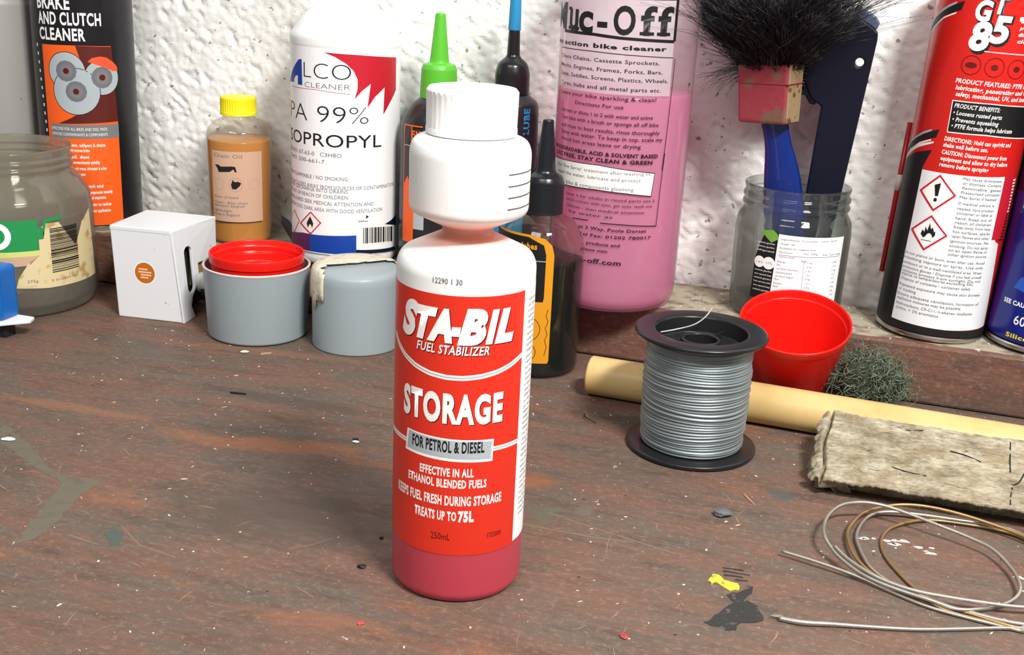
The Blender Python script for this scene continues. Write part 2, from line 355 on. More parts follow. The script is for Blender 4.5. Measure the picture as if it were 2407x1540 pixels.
PINK = [
('l', [(-45.49, 190.46), (29.24, 192.27)], 1.6, 'k'),
('l', [(28.98, 192.27), (28.93, 179.19), (28.87, 168.18)], 2.0, 'k'),
('l', [(-48.71, 170.04), (-21.74, 170.0), (-5.14, 168.98), (10.4, 168.5), (28.73, 167.99)], 1.8, 'k'),
('t', 'Muc-Off', -64.16, 26.28, 171.44, 185.56, 'k', 0.02),
('t', 'fast action bike cleaner', -63.21, 23.73, 162.5, 165.08, 'k', 0.04),
('l', [(-51.37, 160.03), (-22.49, 160.3), (-4.43, 159.72), (11.19, 159.28), (28.97, 158.65)], 0.5, 'k'),
('l', [(30.58, 158.31), (30.21, 140.93), (29.33, 114.72), (28.0, 92.01)], 0.45, 'k'),
('t', 'Cleans Chains, Cassette Sprockets,', -51.51, 19.67, 154.48, 156.8, 'k', 0.01),
('t', 'Mechs, Engines, Frames, Forks, Bars,', -50.54, 22.09, 149.19, 151.52, 'k', 0.01),
('t', 'Seats, Saddles, Screens, Plastics, Wheels,', -49.64, 26.57, 144.16, 146.5, 'k', 0.01),
('t', 'Tyres, hubs and all metal parts etc.', -48.73, 22.05, 138.66, 141.01, 'k', 0.01),
('t', 'Leave your bike sparkling & clean!', -47.81, 19.6, 133.13, 135.49, 'k', 0.01),
('t', 'Directions For use', -32.21, -0.04, 128.23, 130.58, 'k', 0.01),
('t', 'Use neat or dilute 1 to 2 with water and active', -46.2, 18.38, 122.66, 125.03, 'k', 0.01),
('t', 'Coat bike with a brush or sponge all off bike', -45.58, 22.54, 118.34, 120.73, 'k', 0.01),
('t', 'and rinse to best results, rinse thoroughly', -44.93, 23.83, 113.53, 115.93, 'k', 0.01),
('t', 'Spray with water. To keep in top, scale my', -44.43, 26.31, 109.5, 111.89, 'k', 0.01),
('t', 'Avoid hot areas leave or drying', -43.82, 12.16, 105.28, 107.68, 'k', 0.01),
('t', 'BIODEGRADABLE, ACID & SOLVENT BASED', -52.08, 23.96, 99.62, 101.89, 'k', 0.04),
('t', 'CFC FREE, STAY CLEAN & GREEN', -50.22, 20.51, 95.75, 98.09, 'k', 0.04),
('p', [(-56.43, 93.23), (-13.02, 94.02), (4.63, 92.43), (22.84, 90.5), (21.69, 75.94), (4.44, 77.59), (-13.29, 78.43), (-47.0, 77.5)], 'k'),
('p', [(-56.27, 92.77), (-12.98, 93.55), (4.67, 91.96), (22.49, 90.04), (21.25, 76.5), (4.4, 78.13), (-13.33, 78.97), (-47.09, 78.04)], 'w'),
('t', "Use 'fine Spray' treatment after washing to", -47.12, 20.01, 89.03, 91.04, 'g'),
('t', 'repel the water, lubricate and protect', -45.64, 13.83, 84.92, 87.08, 'g'),
('t', 'bike & components gleaming', -35.75, 9.76, 79.22, 81.59, 'g'),
('t', 'keep it for adults in rinsed parts use a', -35.12, 24.29, 72.62, 74.54, 'k'),
('t', 'avoid contact with eyes, get eyes: wash out', -34.82, 23.06, 69.23, 71.15, 'k'),
('t', 'release - then medical attention', -34.47, 17.7, 65.38, 67.3, 'k'),
('t', 'by water as', -31.55, -1.74, 61.94, 63.86, 'k'),
('l', [(29.01, 102.32), (27.75, 78.69), (27.04, 57.48)], 0.45, 'k'),
('l', [(-28.41, 58.81), (-16.99, 59.17)], 0.6, 'k'),
('l', [(-9.03, 58.5), (3.2, 58.5), (27.06, 57.34)], 0.6, 'k'),
('t', 'at 3 Way, Poole Dorset', -23.3, 20.24, 53.77, 55.83, 'k', 0.02),
('t', 'Tel Fax: 01202 780017', -22.98, 23.81, 49.43, 51.37, 'k', 0.02),
('t', 'products and', -17.05, 3.96, 44.33, 46.41, 'k', 0.02),
('t', 'please visit:', -20.62, -2.88, 40.28, 42.16, 'k', 0.02),
('t', 'muc-off.com', -29.94, 5.49, 32.73, 35.88, 'k', 0.02),
]
GCAN = [
('t', 'G', -9.81, -0.91, 188.66, 199.47, 'w', 0.07, 0.12),
('t', 'T', -0.25, 6.75, 193.21, 202.88, 'w', 0.07, 0.12),
('t', '8', -10.2, 1.02, 172.91, 188.07, 'w', 0.09, 0.12),
('t', '5', 0.08, 10.41, 177.81, 192.15, 'w', 0.08, 0.12),
('l', [(-0.87, 172.13), (22.36, 172.03)], 0.5, 'w'),
('p', [(14.36, 191.98), (17.05, 192.49), (17.65, 190.04), (14.53, 189.81)], 'w'),
('t', 'PRODUCT FEATURES: PTFE based', -13.03, 33.74, 153.45, 156.01, 'w', 0.03, 0.2),
('t', 'lubricating, penetrating and water', -12.29, 35.59, 149.71, 152.28, 'w', 0.03, 0.2),
('t', 'safety, mechanical, UV, and industrial', -11.5, 37.44, 146.12, 148.71, 'w', 0.03, 0.2),
('p', [(-12.63, 143.58), (8.24, 144.14), (44.62, 143.45), (48.75, 124.32), (8.83, 125.89), (-12.18, 125.02)], 'w'),
('p', [(-12.1, 143.0), (8.35, 143.63), (45.53, 142.84), (48.75, 124.98), (8.69, 126.54), (-11.75, 125.63)], 'k'),
('t', 'PRODUCT BENEFITS:', -10.8, 14.36, 139.67, 142.16, 'w', 0.02, 0.2),
('t', '• Loosens rusted parts', -10.59, 16.36, 135.7, 138.19, 'w', 0.02, 0.2),
('t', '• Prevents squeaking', -10.4, 15.18, 131.9, 134.4, 'w', 0.02, 0.2),
('t', '• PTFE formula helps lubricate', -10.2, 24.98, 128.19, 130.71, 'w', 0.02, 0.2),
('t', 'DIRECTIONS: Hold can upright and', -12.68, 26.47, 120.28, 122.81, 'w', 0.03, 0.1),
('t', 'shake well before use.', -12.67, 12.32, 116.78, 119.33, 'w', 0.03, 0.1),
('t', 'CAUTION: Disconnect power from', -12.66, 25.49, 112.58, 115.12, 'w', 0.03, 0.1),
('t', 'equipment and allow to dry before', -12.65, 27.08, 108.94, 111.49, 'w', 0.03, 0.1),
('t', 'remove before spraying', -12.64, 15.14, 105.38, 107.94, 'w', 0.03, 0.1),
('p', [(-10.8, 100.59), (0.25, 89.79), (-10.88, 78.55), (-22.01, 89.07)], 'r'),
('p', [(-10.76, 99.07), (-1.22, 89.81), (-10.82, 80.12), (-20.2, 89.22)], 'w'),
('p', [(-11.05, 76.36), (0.1, 65.73), (-11.81, 54.43), (-22.72, 65.22)], 'r'),
('p', [(-11.03, 74.88), (-1.41, 65.77), (-11.69, 56.01), (-20.86, 65.35)], 'w'),
('p', [(-12.95, 94.12), (-9.43, 95.74), (-9.74, 87.96), (-11.43, 87.6)], 'k'),
('p', [(-11.95, 85.59), (-11.38, 86.62), (-10.24, 86.71), (-9.8, 85.28), (-10.75, 84.32), (-11.75, 84.64)], 'k'),
('p', [(-13.42, 62.1), (-15.47, 63.94), (-14.84, 66.82), (-13.35, 65.63), (-13.28, 69.14), (-11.82, 66.76), (-11.01, 71.6), (-9.88, 67.98), (-9.01, 69.34), (-7.69, 66.53), (-7.12, 67.42), (-6.82, 64.78), (-8.11, 62.95), (-8.84, 64.73), (-10.17, 65.59), (-11.44, 64.91), (-12.42, 63.12)], 'k'),
('l', [(-14.59, 60.64), (-8.46, 60.92)], 0.4, 'k'),
('t', 'May cause drowsiness', 2.01, 25.64, 99.72, 101.34, 'g'),
('t', 'or dizziness. Contains', 2.43, 26.02, 97.12, 98.75, 'g'),
('t', 'flammable  gases', 2.33, 26.3, 94.3, 95.93, 'g'),
('t', 'Pressurised container', 2.49, 26.58, 91.67, 93.31, 'g'),
('t', 'May burst if heated', 2.26, 24.51, 88.88, 90.52, 'g'),
('t', 'If medical advice is', 2.34, 23.98, 85.25, 86.89, 'g'),
('t', 'needed, have product', 2.23, 24.35, 82.21, 83.86, 'g'),
('t', 'container or label at', 2.42, 24.13, 79.49, 81.14, 'g'),
('t', 'hand. Keep out of', 2.28, 24.49, 76.5, 78.16, 'g'),
('t', 'reach of children', 2.52, 24.65, 73.84, 75.5, 'g'),
('t', 'Keep away from heat', 2.47, 25.03, 71.15, 72.81, 'g'),
('t', 'hot surfaces, sparks', 2.47, 25.3, 68.34, 70.02, 'g'),
('t', 'open flames and other', 2.31, 25.57, 65.54, 67.22, 'g'),
('t', 'ignition sources. No', 2.13, 25.96, 62.62, 64.3, 'g'),
('t', 'smoking. Do not spray', 2.29, 26.36, 59.72, 61.41, 'g'),
('t', 'on an open flame or', 2.11, 26.53, 57.17, 58.86, 'g'),
('t', 'other ignition source', 2.27, 26.29, 54.46, 56.16, 'g'),
('t', 'Do not pierce or burn, even after use. Avoid', -24.24, 26.11, 50.36, 52.07, 'g'),
('t', 'breathing vapours or spray. Use only', -23.95, 25.88, 47.44, 49.15, 'g'),
('t', 'outdoors or in a well-ventilated area. Wear', -23.66, 25.76, 44.3, 46.02, 'g'),
('t', 'protective gloves / Dispose if you feel unwell', -23.37, 25.93, 41.55, 43.28, 'g'),
('t', 'contents protect from sunlight. Do not', -23.27, 26.09, 39.17, 40.9, 'g'),
('t', 'expose to temperatures exceeding 50C', -22.98, 21.22, 37.28, 39.01, 'g'),
('t', 'Dispose of contents / container safely', -22.6, 20.13, 34.34, 36.07, 'g'),
('t', 'Repeated exposure may cause skin dryness', -23.0, 27.95, 30.52, 32.27, 'g'),
('t', 'or cracking', -22.9, -11.17, 27.72, 29.46, 'g'),
('t', 'Ensure adequate ventilation, formation of', -23.11, 28.71, 24.62, 26.38, 'g'),
('t', 'explosive mixtures may be possible', -22.92, 16.26, 21.96, 23.71, 'g'),
('t', 'Hydrocarbons, C9-C11, n-alkanes, isoalkanes', -22.63, 25.08, 18.74, 20.5, 'g'),
('t', 'cyclics, < 2% aromatics', -22.44, 4.17, 15.93, 17.69, 'g'),
('p', [(27.6, 103.71), (35.65, 109.34), (38.79, 84.8), (36.47, 64.95), (27.8, 65.28)], 'r'),
]
BRAKE = [
('t', 'BRAKE', -34.29, -7.91, 160.11, 170.0, 'w', 0.03),
('t', 'AND CLUTCH', -34.07, 12.71, 149.44, 158.1, 'w', 0.03),
('t', 'CLEANER', -33.76, 1.38, 138.74, 147.23, 'w', 0.03),
('p', [(1.6, 124.17), (4.76, 126.89), (10.18, 127.86), (14.97, 127.14), (19.96, 123.85), (23.03, 120.56), (23.49, 117.38), (19.52, 117.19), (14.5, 119.75), (8.25, 121.84)], 'o2'),
('p', [(-28.28, 77.85), (-0.4, 79.77), (21.25, 80.78), (21.92, 69.34), (-1.01, 69.76), (-28.08, 69.04)], 'g'),
('t', 'EFFECTIVE FOR ALL BIKES AND DISC PADS', -28.12, 12.58, 74.89, 77.17, 'w'),
('t', 'REMOVES CONTAMINANTS & COMPONENTS', -27.93, 12.73, 71.03, 73.23, 'w'),
('t', 'Cleans discs, callipers & chains', -21.99, 10.52, 63.31, 65.65, 'w', 0.035),
('t', 'and removes brake', -14.93, -0.88, 59.59, 61.93, 'w', 0.035),
('t', 'oil. dust', -13.79, -1.18, 54.77, 57.11, 'w', 0.035),
('t', 'contaminants quickly', -13.09, 5.95, 50.78, 53.14, 'w', 0.035),
('t', 'and grease, degreaser in a few', -11.93, 10.44, 46.27, 48.62, 'w', 0.035),
('t', 'for use', -11.75, -4.72, 42.1, 44.46, 'w', 0.035),
('t', 'clutch and', -6.17, 7.24, 33.14, 35.51, 'w', 0.035),
('t', 'components instantly', -2.73, 13.84, 28.59, 30.97, 'w', 0.035),
('t', 'and evaporates', -2.52, 8.65, 24.62, 27.0, 'w', 0.035),
('t', 'leaving no residues', -2.83, 12.27, 19.46, 21.86, 'w', 0.035),
('t', 'after application', -2.19, 11.49, 14.77, 17.17, 'w', 0.035),
]
CHAIN = [
('t', 'Chain Oil', -20.39, 1.56, 64.38, 67.19, 'g'),
('p', [(-19.33, 58.91), (-15.81, 58.93), (-14.25, 57.81), (-5.38, 58.53), (-3.25, 58.18), (-2.25, 54.28), (-3.6, 54.41), (-4.58, 56.38), (-7.25, 54.5), (-16.01, 53.66), (-17.25, 56.57)], 'k'),
('p', [(-5.83, 42.28), (-6.62, 45.32), (-5.21, 48.91), (-3.96, 47.21), (-1.39, 47.71), (0.69, 46.41), (-0.63, 44.2), (-3.24, 41.94)], 'k'),
('t', 'Motor oil based', -20.51, -1.69, 35.11, 37.08, 'g'),
('t', 'Clean - Bike chain', -20.71, 4.64, 31.04, 33.03, 'g'),
('t', 'lubrication designed', -20.82, 2.42, 28.83, 30.82, 'g'),
('t', 'lightweight', -21.0, -6.28, 25.16, 27.16, 'g'),
('t', 'Made in England', -21.16, -1.16, 22.28, 24.28, 'g'),
]
DROP = [
('t', 'juice lubes', -23.03, -2.48, 83.2, 87.0, 'a', 0.04),
]
BCAN = [
('t', 'SEE CAUTION', -27.64, -3.38, 26.54, 29.29, 'w', 0.04),
('t', '600ml', -17.34, 0.73, 15.45, 21.27, 'w', 0.01),
('t', 'Silicone', -20.55, 0.16, 6.95, 9.73, 'y', 0.03),
('p', [(-22.21, 36.76), (-19.42, 43.01), (-14.25, 46.29), (-7.73, 47.41), (-5.36, 34.02), (-13.7, 35.16)], 'b'),
('t', 'Lubricating', -29.35, -9.79, 83.11, 85.37, 'w2'),
('t', 'penetrating', -29.36, -11.38, 91.58, 93.35, 'w2'),
]
RJAR = [
('t', 'Ingredients: Cucumber, water, spirit', -6.15, 30.13, 54.97, 56.0, 'g'),
('t', 'vinegar, salt', -6.4, 2.72, 52.23, 53.27, 'g'),
('t', 'Suitable for vegetarians', -6.41, 15.3, 49.56, 50.61, 'g'),
('t', 'Nutrition', -6.42, 1.48, 46.91, 47.94, 'g'),
('t', 'Typical values', -6.39, 3.03, 44.17, 45.21, 'g'),
('t', 'Energy', -6.68, -1.9, 40.91, 41.95, 'g'),
('t', 'Fat', -6.77, -4.83, 38.87, 39.92, 'g'),
('t', 'of which saturates', -6.78, 5.85, 36.45, 37.5, 'g'),
('t', 'Carbohydrate', -7.14, 2.64, 34.12, 35.17, 'g'),
('t', 'of which sugars', -7.19, 3.89, 31.67, 32.72, 'g'),
('t', 'Fibre', -7.64, -4.74, 29.79, 30.84, 'g'),
('t', 'Protein', -7.65, -2.86, 27.23, 28.28, 'g'),
('t', 'Salt', -7.74, -4.85, 25.16, 26.22, 'g'),
('t', 'kJ', 7.37, 10.27, 42.39, 43.44, 'g'),
('t', 'Per 100g', 8.39, 17.04, 47.02, 48.07, 'g'),
('t', 'Per serving', 20.56, 34.65, 46.39, 47.45, 'g'),
('p', [(-19.28, 58.81), (-11.63, 60.23), (-8.72, 58.08), (-7.7, 54.95), (-12.01, 52.27), (-16.68, 56.02)], 'v'),
]

# ------------------------------------------------------------------ the place: wall, workbench
WALL_Y, LEDGE_Y, LEDGE_Z = .786, .714, .038
def vnoise(x, y, seed):
    r = np.random.RandomState(seed); T = r.rand(256, 256)
    xi = np.floor(x).astype(int); yi = np.floor(y).astype(int); fx = x-xi; fy = y-yi
    fx = fx*fx*(3-2*fx); fy = fy*fy*(3-2*fy); xi %= 256; yi %= 256; x2 = (xi+1) % 256; y2 = (yi+1) % 256
    return (T[xi, yi]*(1-fx)+T[x2, yi]*fx)*(1-fy)+(T[xi, y2]*(1-fx)+T[x2, y2]*fx)*fy
def wall_material():
    m = bpy.data.materials.new('painted_render'); m.use_nodes = True; nt = m.node_tree; N = nt.nodes.new; b = nt.nodes['Principled BSDF']
    b.inputs['Roughness'].default_value = .75; b.inputs['Specular IOR Level'].default_value = .25
    tc = N('ShaderNodeTexCoord')
    n1 = N('ShaderNodeTexNoise'); n1.inputs['Scale'].default_value = 9; n1.inputs['Detail'].default_value = 4
    r1 = N('ShaderNodeValToRGB'); r1.color_ramp.elements[0].position = .38; r1.color_ramp.elements[0].color = C('#e6e5e0'); r1.color_ramp.elements[1].position = .62; r1.color_ramp.elements[1].color = C('#f3f2ef')
    n2 = N('ShaderNodeTexNoise'); n2.inputs['Scale'].default_value = 210; n2.inputs['Detail'].default_value = 2
    r2 = N('ShaderNodeValToRGB'); r2.color_ramp.elements[0].position = .69; r2.color_ramp.elements[1].position = .73
    mx = N('ShaderNodeMix'); mx.data_type = 'RGBA'; mx.inputs[7].default_value = C('#6f5f55')
    sc = N('ShaderNodeMath'); sc.operation = 'MULTIPLY'; sc.inputs[1].default_value = .75
    # splashes of brown dirt low on the wall
    sp = N('ShaderNodeSeparateXYZ'); mr = N('ShaderNodeMapRange'); mr.inputs[1].default_value = .03; mr.inputs[2].default_value = .10; mr.inputs[3].default_value = .8; mr.inputs[4].default_value = 0
    n3 = N('ShaderNodeTexNoise'); n3.inputs['Scale'].default_value = 26; n3.inputs['Detail'].default_value = 6
    r3 = N('ShaderNodeValToRGB'); r3.color_ramp.elements[0].position = .42; r3.color_ramp.elements[1].position = .68
    mu = N('ShaderNodeMath'); mu.operation = 'MULTIPLY'
    m2 = N('ShaderNodeMix'); m2.data_type = 'RGBA'; m2.inputs[7].default_value = C('#8c7365')
    L = nt.links.new
    for n in (n1, n2, n3): L(tc.outputs['Object'], n.inputs['Vector'])
    L(n1.outputs[0], r1.inputs[0]); L(n2.outputs[0], r2.inputs[0]); L(r2.outputs[0], sc.inputs[0]); L(sc.outputs[0], mx.inputs[0]); L(r1.outputs[0], mx.inputs[6])
    L(tc.outputs['Object'], sp.inputs[0]); L(sp.outputs['Z'], mr.inputs[0]); L(n3.outputs[0], r3.inputs[0]); L(r3.outputs[0], mu.inputs[0]); L(mr.outputs[0], mu.inputs[1])
    L(mu.outputs[0], m2.inputs[0]); L(mx.outputs[2], m2.inputs[6]); L(m2.outputs[2], b.inputs['Base Color'])
    nb = N('ShaderNodeTexNoise'); nb.inputs['Scale'].default_value = 700; nb.inputs['Detail'].default_value = 3; bp = N('ShaderNodeBump'); bp.inputs['Strength'].default_value = .35; bp.inputs['Distance'].default_value = .0006
    L(tc.outputs['Object'], nb.inputs['Vector']); L(nb.outputs[0], bp.inputs['Height']); L(bp.outputs[0], b.inputs['Normal'])
    return m
def wall():
    xs = np.concatenate([np.arange(-1.3, -.76, .02), np.arange(-.76, .30, .0016), np.arange(.30, .9, .02)])
    zs = np.concatenate([np.arange(-.06, .02, .02), np.arange(.02, .30, .0016), np.arange(.30, .95, .02)])
    X, Z = np.meshgrid(xs, zs, indexing='ij')
    u = X*.80-Z*.60; v = X*.60+Z*.80           # trowel strokes run down to the right
    D = .0008*(vnoise(u*170, v*300, 1)-.5)+.0010*(vnoise(u*330, v*560, 2)-.5)+.0006*(vnoise(u*600, v*900, 3)-.5)+.0016*(vnoise(X*22, Z*22, 4)-.5)
    pit = vnoise(u*150, v*320, 5); D -= .0016*np.clip((pit-.74)*8, 0, 1)
    Y = WALL_Y+.0012-D
    V = np.stack([X, Y, Z], -1).reshape(-1, 3); nx, nz = len(xs), len(zs)
    i = np.arange(nx-1)[:, None]*nz+np.arange(nz-1)[None]; Q = np.stack([i, i+nz, i+nz+1, i+1], -1).reshape(-1, 4)
    me = bpy.data.meshes.new('wall_back'); me.vertices.add(len(V)); me.vertices.foreach_set('co', V.ravel())
    me.loops.add(Q.size); me.loops.foreach_set('vertex_index', Q.ravel()); me.polygons.add(len(Q)); me.polygons.foreach_set('loop_start', np.arange(0, Q.size, 4)); me.update(calc_edges=True)
    o = mesh_obj('wall_back', me, wall_material()); o['kind'] = 'structure'; o['label'] = 'white painted rough rendered wall behind the workbench'
wall()

def bench_material(name, grey, red, dark, scale=1., spec=.35, patches=()):
    m = bpy.data.materials.new(name); m.use_nodes = True; nt = m.node_tree; N = nt.nodes.new; L = nt.links.new; b = nt.nodes['Principled BSDF']
    b.inputs['Specular IOR Level'].default_value = spec
    tc = N('ShaderNodeTexCoord')
    def noise(sx, sy, scl, det=6, rough=.6, rot=0):
        mp = N('ShaderNodeMapping'); mp.inputs['Scale'].default_value = (sx, sy, sy); mp.inputs['Rotation'].default_value = (0, 0, rot)
        n = N('ShaderNodeTexNoise'); n.inputs['Scale'].default_value = scl; n.inputs['Detail'].default_value = det; n.inputs['Roughness'].default_value = rough
        L(tc.outputs['Object'], mp.inputs[0]); L(mp.outputs[0], n.inputs['Vector']); return n.outputs[0]
    def ramp(src, a, ca, z, cz):
        r = N('ShaderNodeValToRGB'); r.color_ramp.elements[0].position = a; r.color_ramp.elements[0].color = ca; r.color_ramp.elements[1].position = z; r.color_ramp.elements[1].color = cz; L(src, r.inputs[0]); return r.outputs[0]
    def mix(f, a, c2):
        x = N('ShaderNodeMix'); x.data_type = 'RGBA'; L(f, x.inputs[0]); L(a, x.inputs[6])
        if isinstance(c2, tuple): x.inputs[7].default_value = c2
        else: L(c2, x.inputs[7])
        return x.outputs[2]
    K, W = (0, 0, 0, 1), (1, 1, 1, 1)
    def stain_shade(src, amt):
        r = N('ShaderNodeMapRange'); r.interpolation_type = 'SMOOTHSTEP'; r.inputs[1].default_value = 1.45; r.inputs[2].default_value = 2.15; r.inputs[3].default_value = amt; r.inputs[4].default_value = 0; L(src, r.inputs[0]); return r.outputs[0]
    base = ramp(noise(1, 2.6, 13*scale, 6, .72), .42, C(grey), .58, C(red))                  # worn paint in broad streaks along the grain
    base = mix(ramp(noise(1, 3.5, 22*scale, 6, .75), .50, K, .72, (.75, .75, .75, 1)), base, C(dark))
    base = mix(ramp(noise(1, 3.4, 7*scale, 6, .72), .57, K, .72, (.7, .7, .7, 1)), base, C('#96603f'))   # rust-orange rubbed patches
    base = mix(ramp(noise(1, 12, 34*scale, 5, .75), .52, K, .82, (.4, .4, .4, 1)), base, C('#85695a'))  # fine grain
    base = mix(ramp(noise(1, 1.6, 220*scale, 3, .6), .60, K, .75, (.5, .5, .5, 1)), base, C('#4b3a34'))
    base = mix(ramp(noise(1, 1.2, 260*scale, 4, .9), .52, K, .74, (.5, .5, .5, 1)), base, C('#a08c7c'))   # dust
    rag = noise(1, 2.4, 60, 5, .75) if patches else None
    for cx, cy, rx, ry, rot, colr, amt in patches:        # stains, rubbed and dark patches, plus painted bottle shadow, each with a ragged outline
        mp = N('ShaderNodeMapping'); mp.vector_type = 'TEXTURE'; mp.inputs['Location'].default_value = (cx, cy, 0); mp.inputs['Rotation'].default_value = (0, 0, rot); mp.inputs['Scale'].default_value = (rx, ry, 1)
        ln = N('ShaderNodeVectorMath'); ln.operation = 'LENGTH'; L(tc.outputs['Object'], mp.inputs[0]); L(mp.outputs[0], ln.inputs[0])
        ad = N('ShaderNodeMath'); ad.operation = 'MULTIPLY_ADD'; ad.inputs[1].default_value = 2.2; L(rag, ad.inputs[0]); L(ln.outputs['Value'], ad.inputs[2])
        base = mix(stain_shade(ad.outputs[0], amt), base, C(colr))
    L(base, b.inputs['Base Color'])
    rr = ramp(noise(1, 4, 20*scale, 3), .3, (.45,)*3+(1,), .7, (.72,)*3+(1,)); L(rr, b.inputs['Roughness'])
    bp = N('ShaderNodeBump'); bp.inputs['Strength'].default_value = .5; bp.inputs['Distance'].default_value = .0008
    L(noise(1, 7, 60*scale, 4, .7), bp.inputs['Height'])
    b2 = N('ShaderNodeBump'); b2.inputs['Strength'].default_value = .35; b2.inputs['Distance'].default_value = .0005; L(noise(1, 1.5, 380*scale, 2, .6), b2.inputs['Height']); L(bp.outputs[0], b2.inputs['Normal']); L(b2.outputs[0], b.inputs['Normal'])
    return m
WOOD = bench_material('worn_bench_paint', '#5f534a', '#6d5145', '#433830', spec=.22, patches=(
    (-.277, .155, .060, .011, .25, '#9c6440', .55), (-.32, .146, .03, .008, .0, '#926248', .45), (-.1415, .167, .012, .012, .3, '#8c5836', .7), (-.127, .133, .007, .013, -.2, '#5e5d4c', .8), (-.110, .1455, .006, .007, 0, '#6a6056', .75),
    (-.185, .012, .035, .007, .15, '#8e5e44', .45), (-.24, .085, .075, .040, .1, '#4f443d', .75), (-.30, .212, .08, .010, .02, '#4e453e', .7), (-.41, .153, .06, .007, .05, '#94644a', .55), (-.0224, .200, .009, .008, 0, '#46514f', .7), (-.10, .262, .06, .012, -.1, '#40332d', .6), (.03, .05, .08, .03, .2, '#7d5a4c', .5), (-.36, .28, .09, .008, .12, '#8d6450', .5)))  # broad dark patch left of the bottle is its soft shadow, painted in
BENCH = thing('workbench', (0, .35, 0), 'worn brown painted wooden workbench with a raised back ledge', 'workbench')
def bench_at(x, y, z=0): return (x, y-.35, z)
box('worktop', (-1.3, -.60, -.045), (.9, .434, 0), WOOD, BENCH, bevel=.0015)
led = box('back_ledge', (-1.3, LEDGE_Y-.35+.0006, .0004), (.9, WALL_Y-.352, LEDGE_Z), bench_material('ledge_paint', '#5f483e', '#704c3e', '#41322d'), BENCH, bevel=.0018)
# bare, sandy strip along the top of the ledge
bare = mat('bare_dusty_wood', '#a39a86', .8, spec=.2, bump=(300, .6, .001), speck=(90, .48, '#77675c', .16))
r = random.Random(5); P1 = [(-1.29+i*.02, .3665+.003*r.random()+(.006 if r.random() < .15 else 0)) for i in range(109)]
prism('ledge_top_dust', [(x, y) for x, y in P1]+[(.87, .432), (-1.29, .432)], .0003, bare, BENCH, loc=(0, 0, LEDGE_Z-.00005))
def decal(name, pts_mm, m, h=.00022, jag=.0009, seed=1, parent=BENCH):
    """a thin, ragged film lying on the bench; outline in bench millimetres"""
    r = random.Random(seed); P = []
    n = len(pts_mm)
    for i in range(n):
        a, b = Vector(pts_mm[i])/1000, Vector(pts_mm[(i+1) % n])/1000; k = max(1, int((b-a).length/.0022))
        for q in range(k):
            p = a.lerp(b, q/k); P.append((p.x+r.uniform(-jag, jag), p.y-.35+r.uniform(-jag, jag)))
    return prism(name, P, h, m, parent, loc=(0, 0, -.00002))
bare_grey = mat('bare_grey_wood', '#675f53', .75, spec=.25, bump=(500, .5, .0004), speck=(120, .50, '#5b574c', .2))
decal('bare_patch', [(-430.7, 474.7), (-403.7, 458.6), (-370.2, 436.3), (-355.1, 429.7), (-346.3, 430.9), (-335.7, 432.9), (-334.5, 423.3), (-334.8, 415.8), (-329.7, 396.9), (-326.1, 380.9), (-328.1, 369.6), (-331.7, 366), (-335.7, 378.9), (-340.5, 394.6), (-346.9, 413.1), (-352.4, 424.7), (-367.3, 429.6), (-391.5, 440.7), (-409.7, 450)], bare_grey, h=.00012, seed=2)
decal('green_paint_spot', [(-302.2, 388.8), (-301.9, 395.4), (-296.2, 393.5), (-290.6, 383.3), (-293.6, 380)], mat('faded_teal_paint', '#4a524b', .7), h=.0001, seed=3)
blk = mat('black_paint_film', '#2c2c2b', .55, bump=(600, .6, .0004), speck=(260, .60, '#56504a', .06))
decal('black_paint_splash', [(-40.6, 419.4), (-37.4, 422.9), (-38.9, 425.2), (-36.2, 429.3), (-33, 433.6), (-32.4, 437.6), (-35, 442.7), (-32.6, 447.6), (-29.7, 448.8), (-28.2, 455.1), (-25.7, 450.5), (-27.8, 445.7), (-28.2, 440.1), (-25.9, 442.6), (-22.6, 440.1), (-20.6, 435.6), (-18.7, 432), (-21.7, 426.4), (-25.2, 425), (-27.7, 421.1), (-30.6, 416.3), (-34.4, 417), (-37.3, 417.2)], blk, seed=4, jag=.0014)
for k, (x, y, lx) in enumerate([(-36, 465.5, 9), (-34, 462.6, 11), (-35, 459.6, 8), (-31, 457, 5)]):
    decal('black_paint_streak', [(x-lx/2, y-.5), (x+lx/2, y+.6), (x+lx/2, y+1.5), (x-lx/2, y+.7)], blk, seed=40+k, jag=.0004)
decal('yellow_paint_spot', [(-44.8, 451.5), (-43.8, 457.7), (-40.3, 458.3), (-38.7, 454.8), (-35.1, 454.6), (-32, 454.3), (-30.5, 449.3), (-34.7, 447), (-38.2, 449.5), (-41.5, 452.4), (-42.2, 447.9)], mat('yellow_paint_film', '#cfc43a', .5, speck=(400, .56, '#8d8a3c', .06)), h=.0004, seed=5, jag=.0006)
wp = mat('white_paint_film', '#e6e2d8', .6)
r = random.Random(77)
for cx_, cy_, n_, sp_ in ((18, 520, 5, 4), (31, 521.5, 8, 6), (45, 519, 4, 4), (87, 508, 4, 4)):
    for k in range(n_):
        x_, y_, s_ = cx_+r.gauss(0, sp_*.45), cy_+r.gauss(0, sp_*.35), r.uniform(.7, 2.0)
        decal('white_paint_spot', [(x_-s_*1.4, y_-s_*.3), (x_, y_-s_*.6), (x_+s_*1.3, y_-s_*.2), (x_+s_*.8, y_+s_*.5), (x_-s_*.5, y_+s_*.5)], wp, h=.0003, seed=int(1000*s_), jag=.0005)
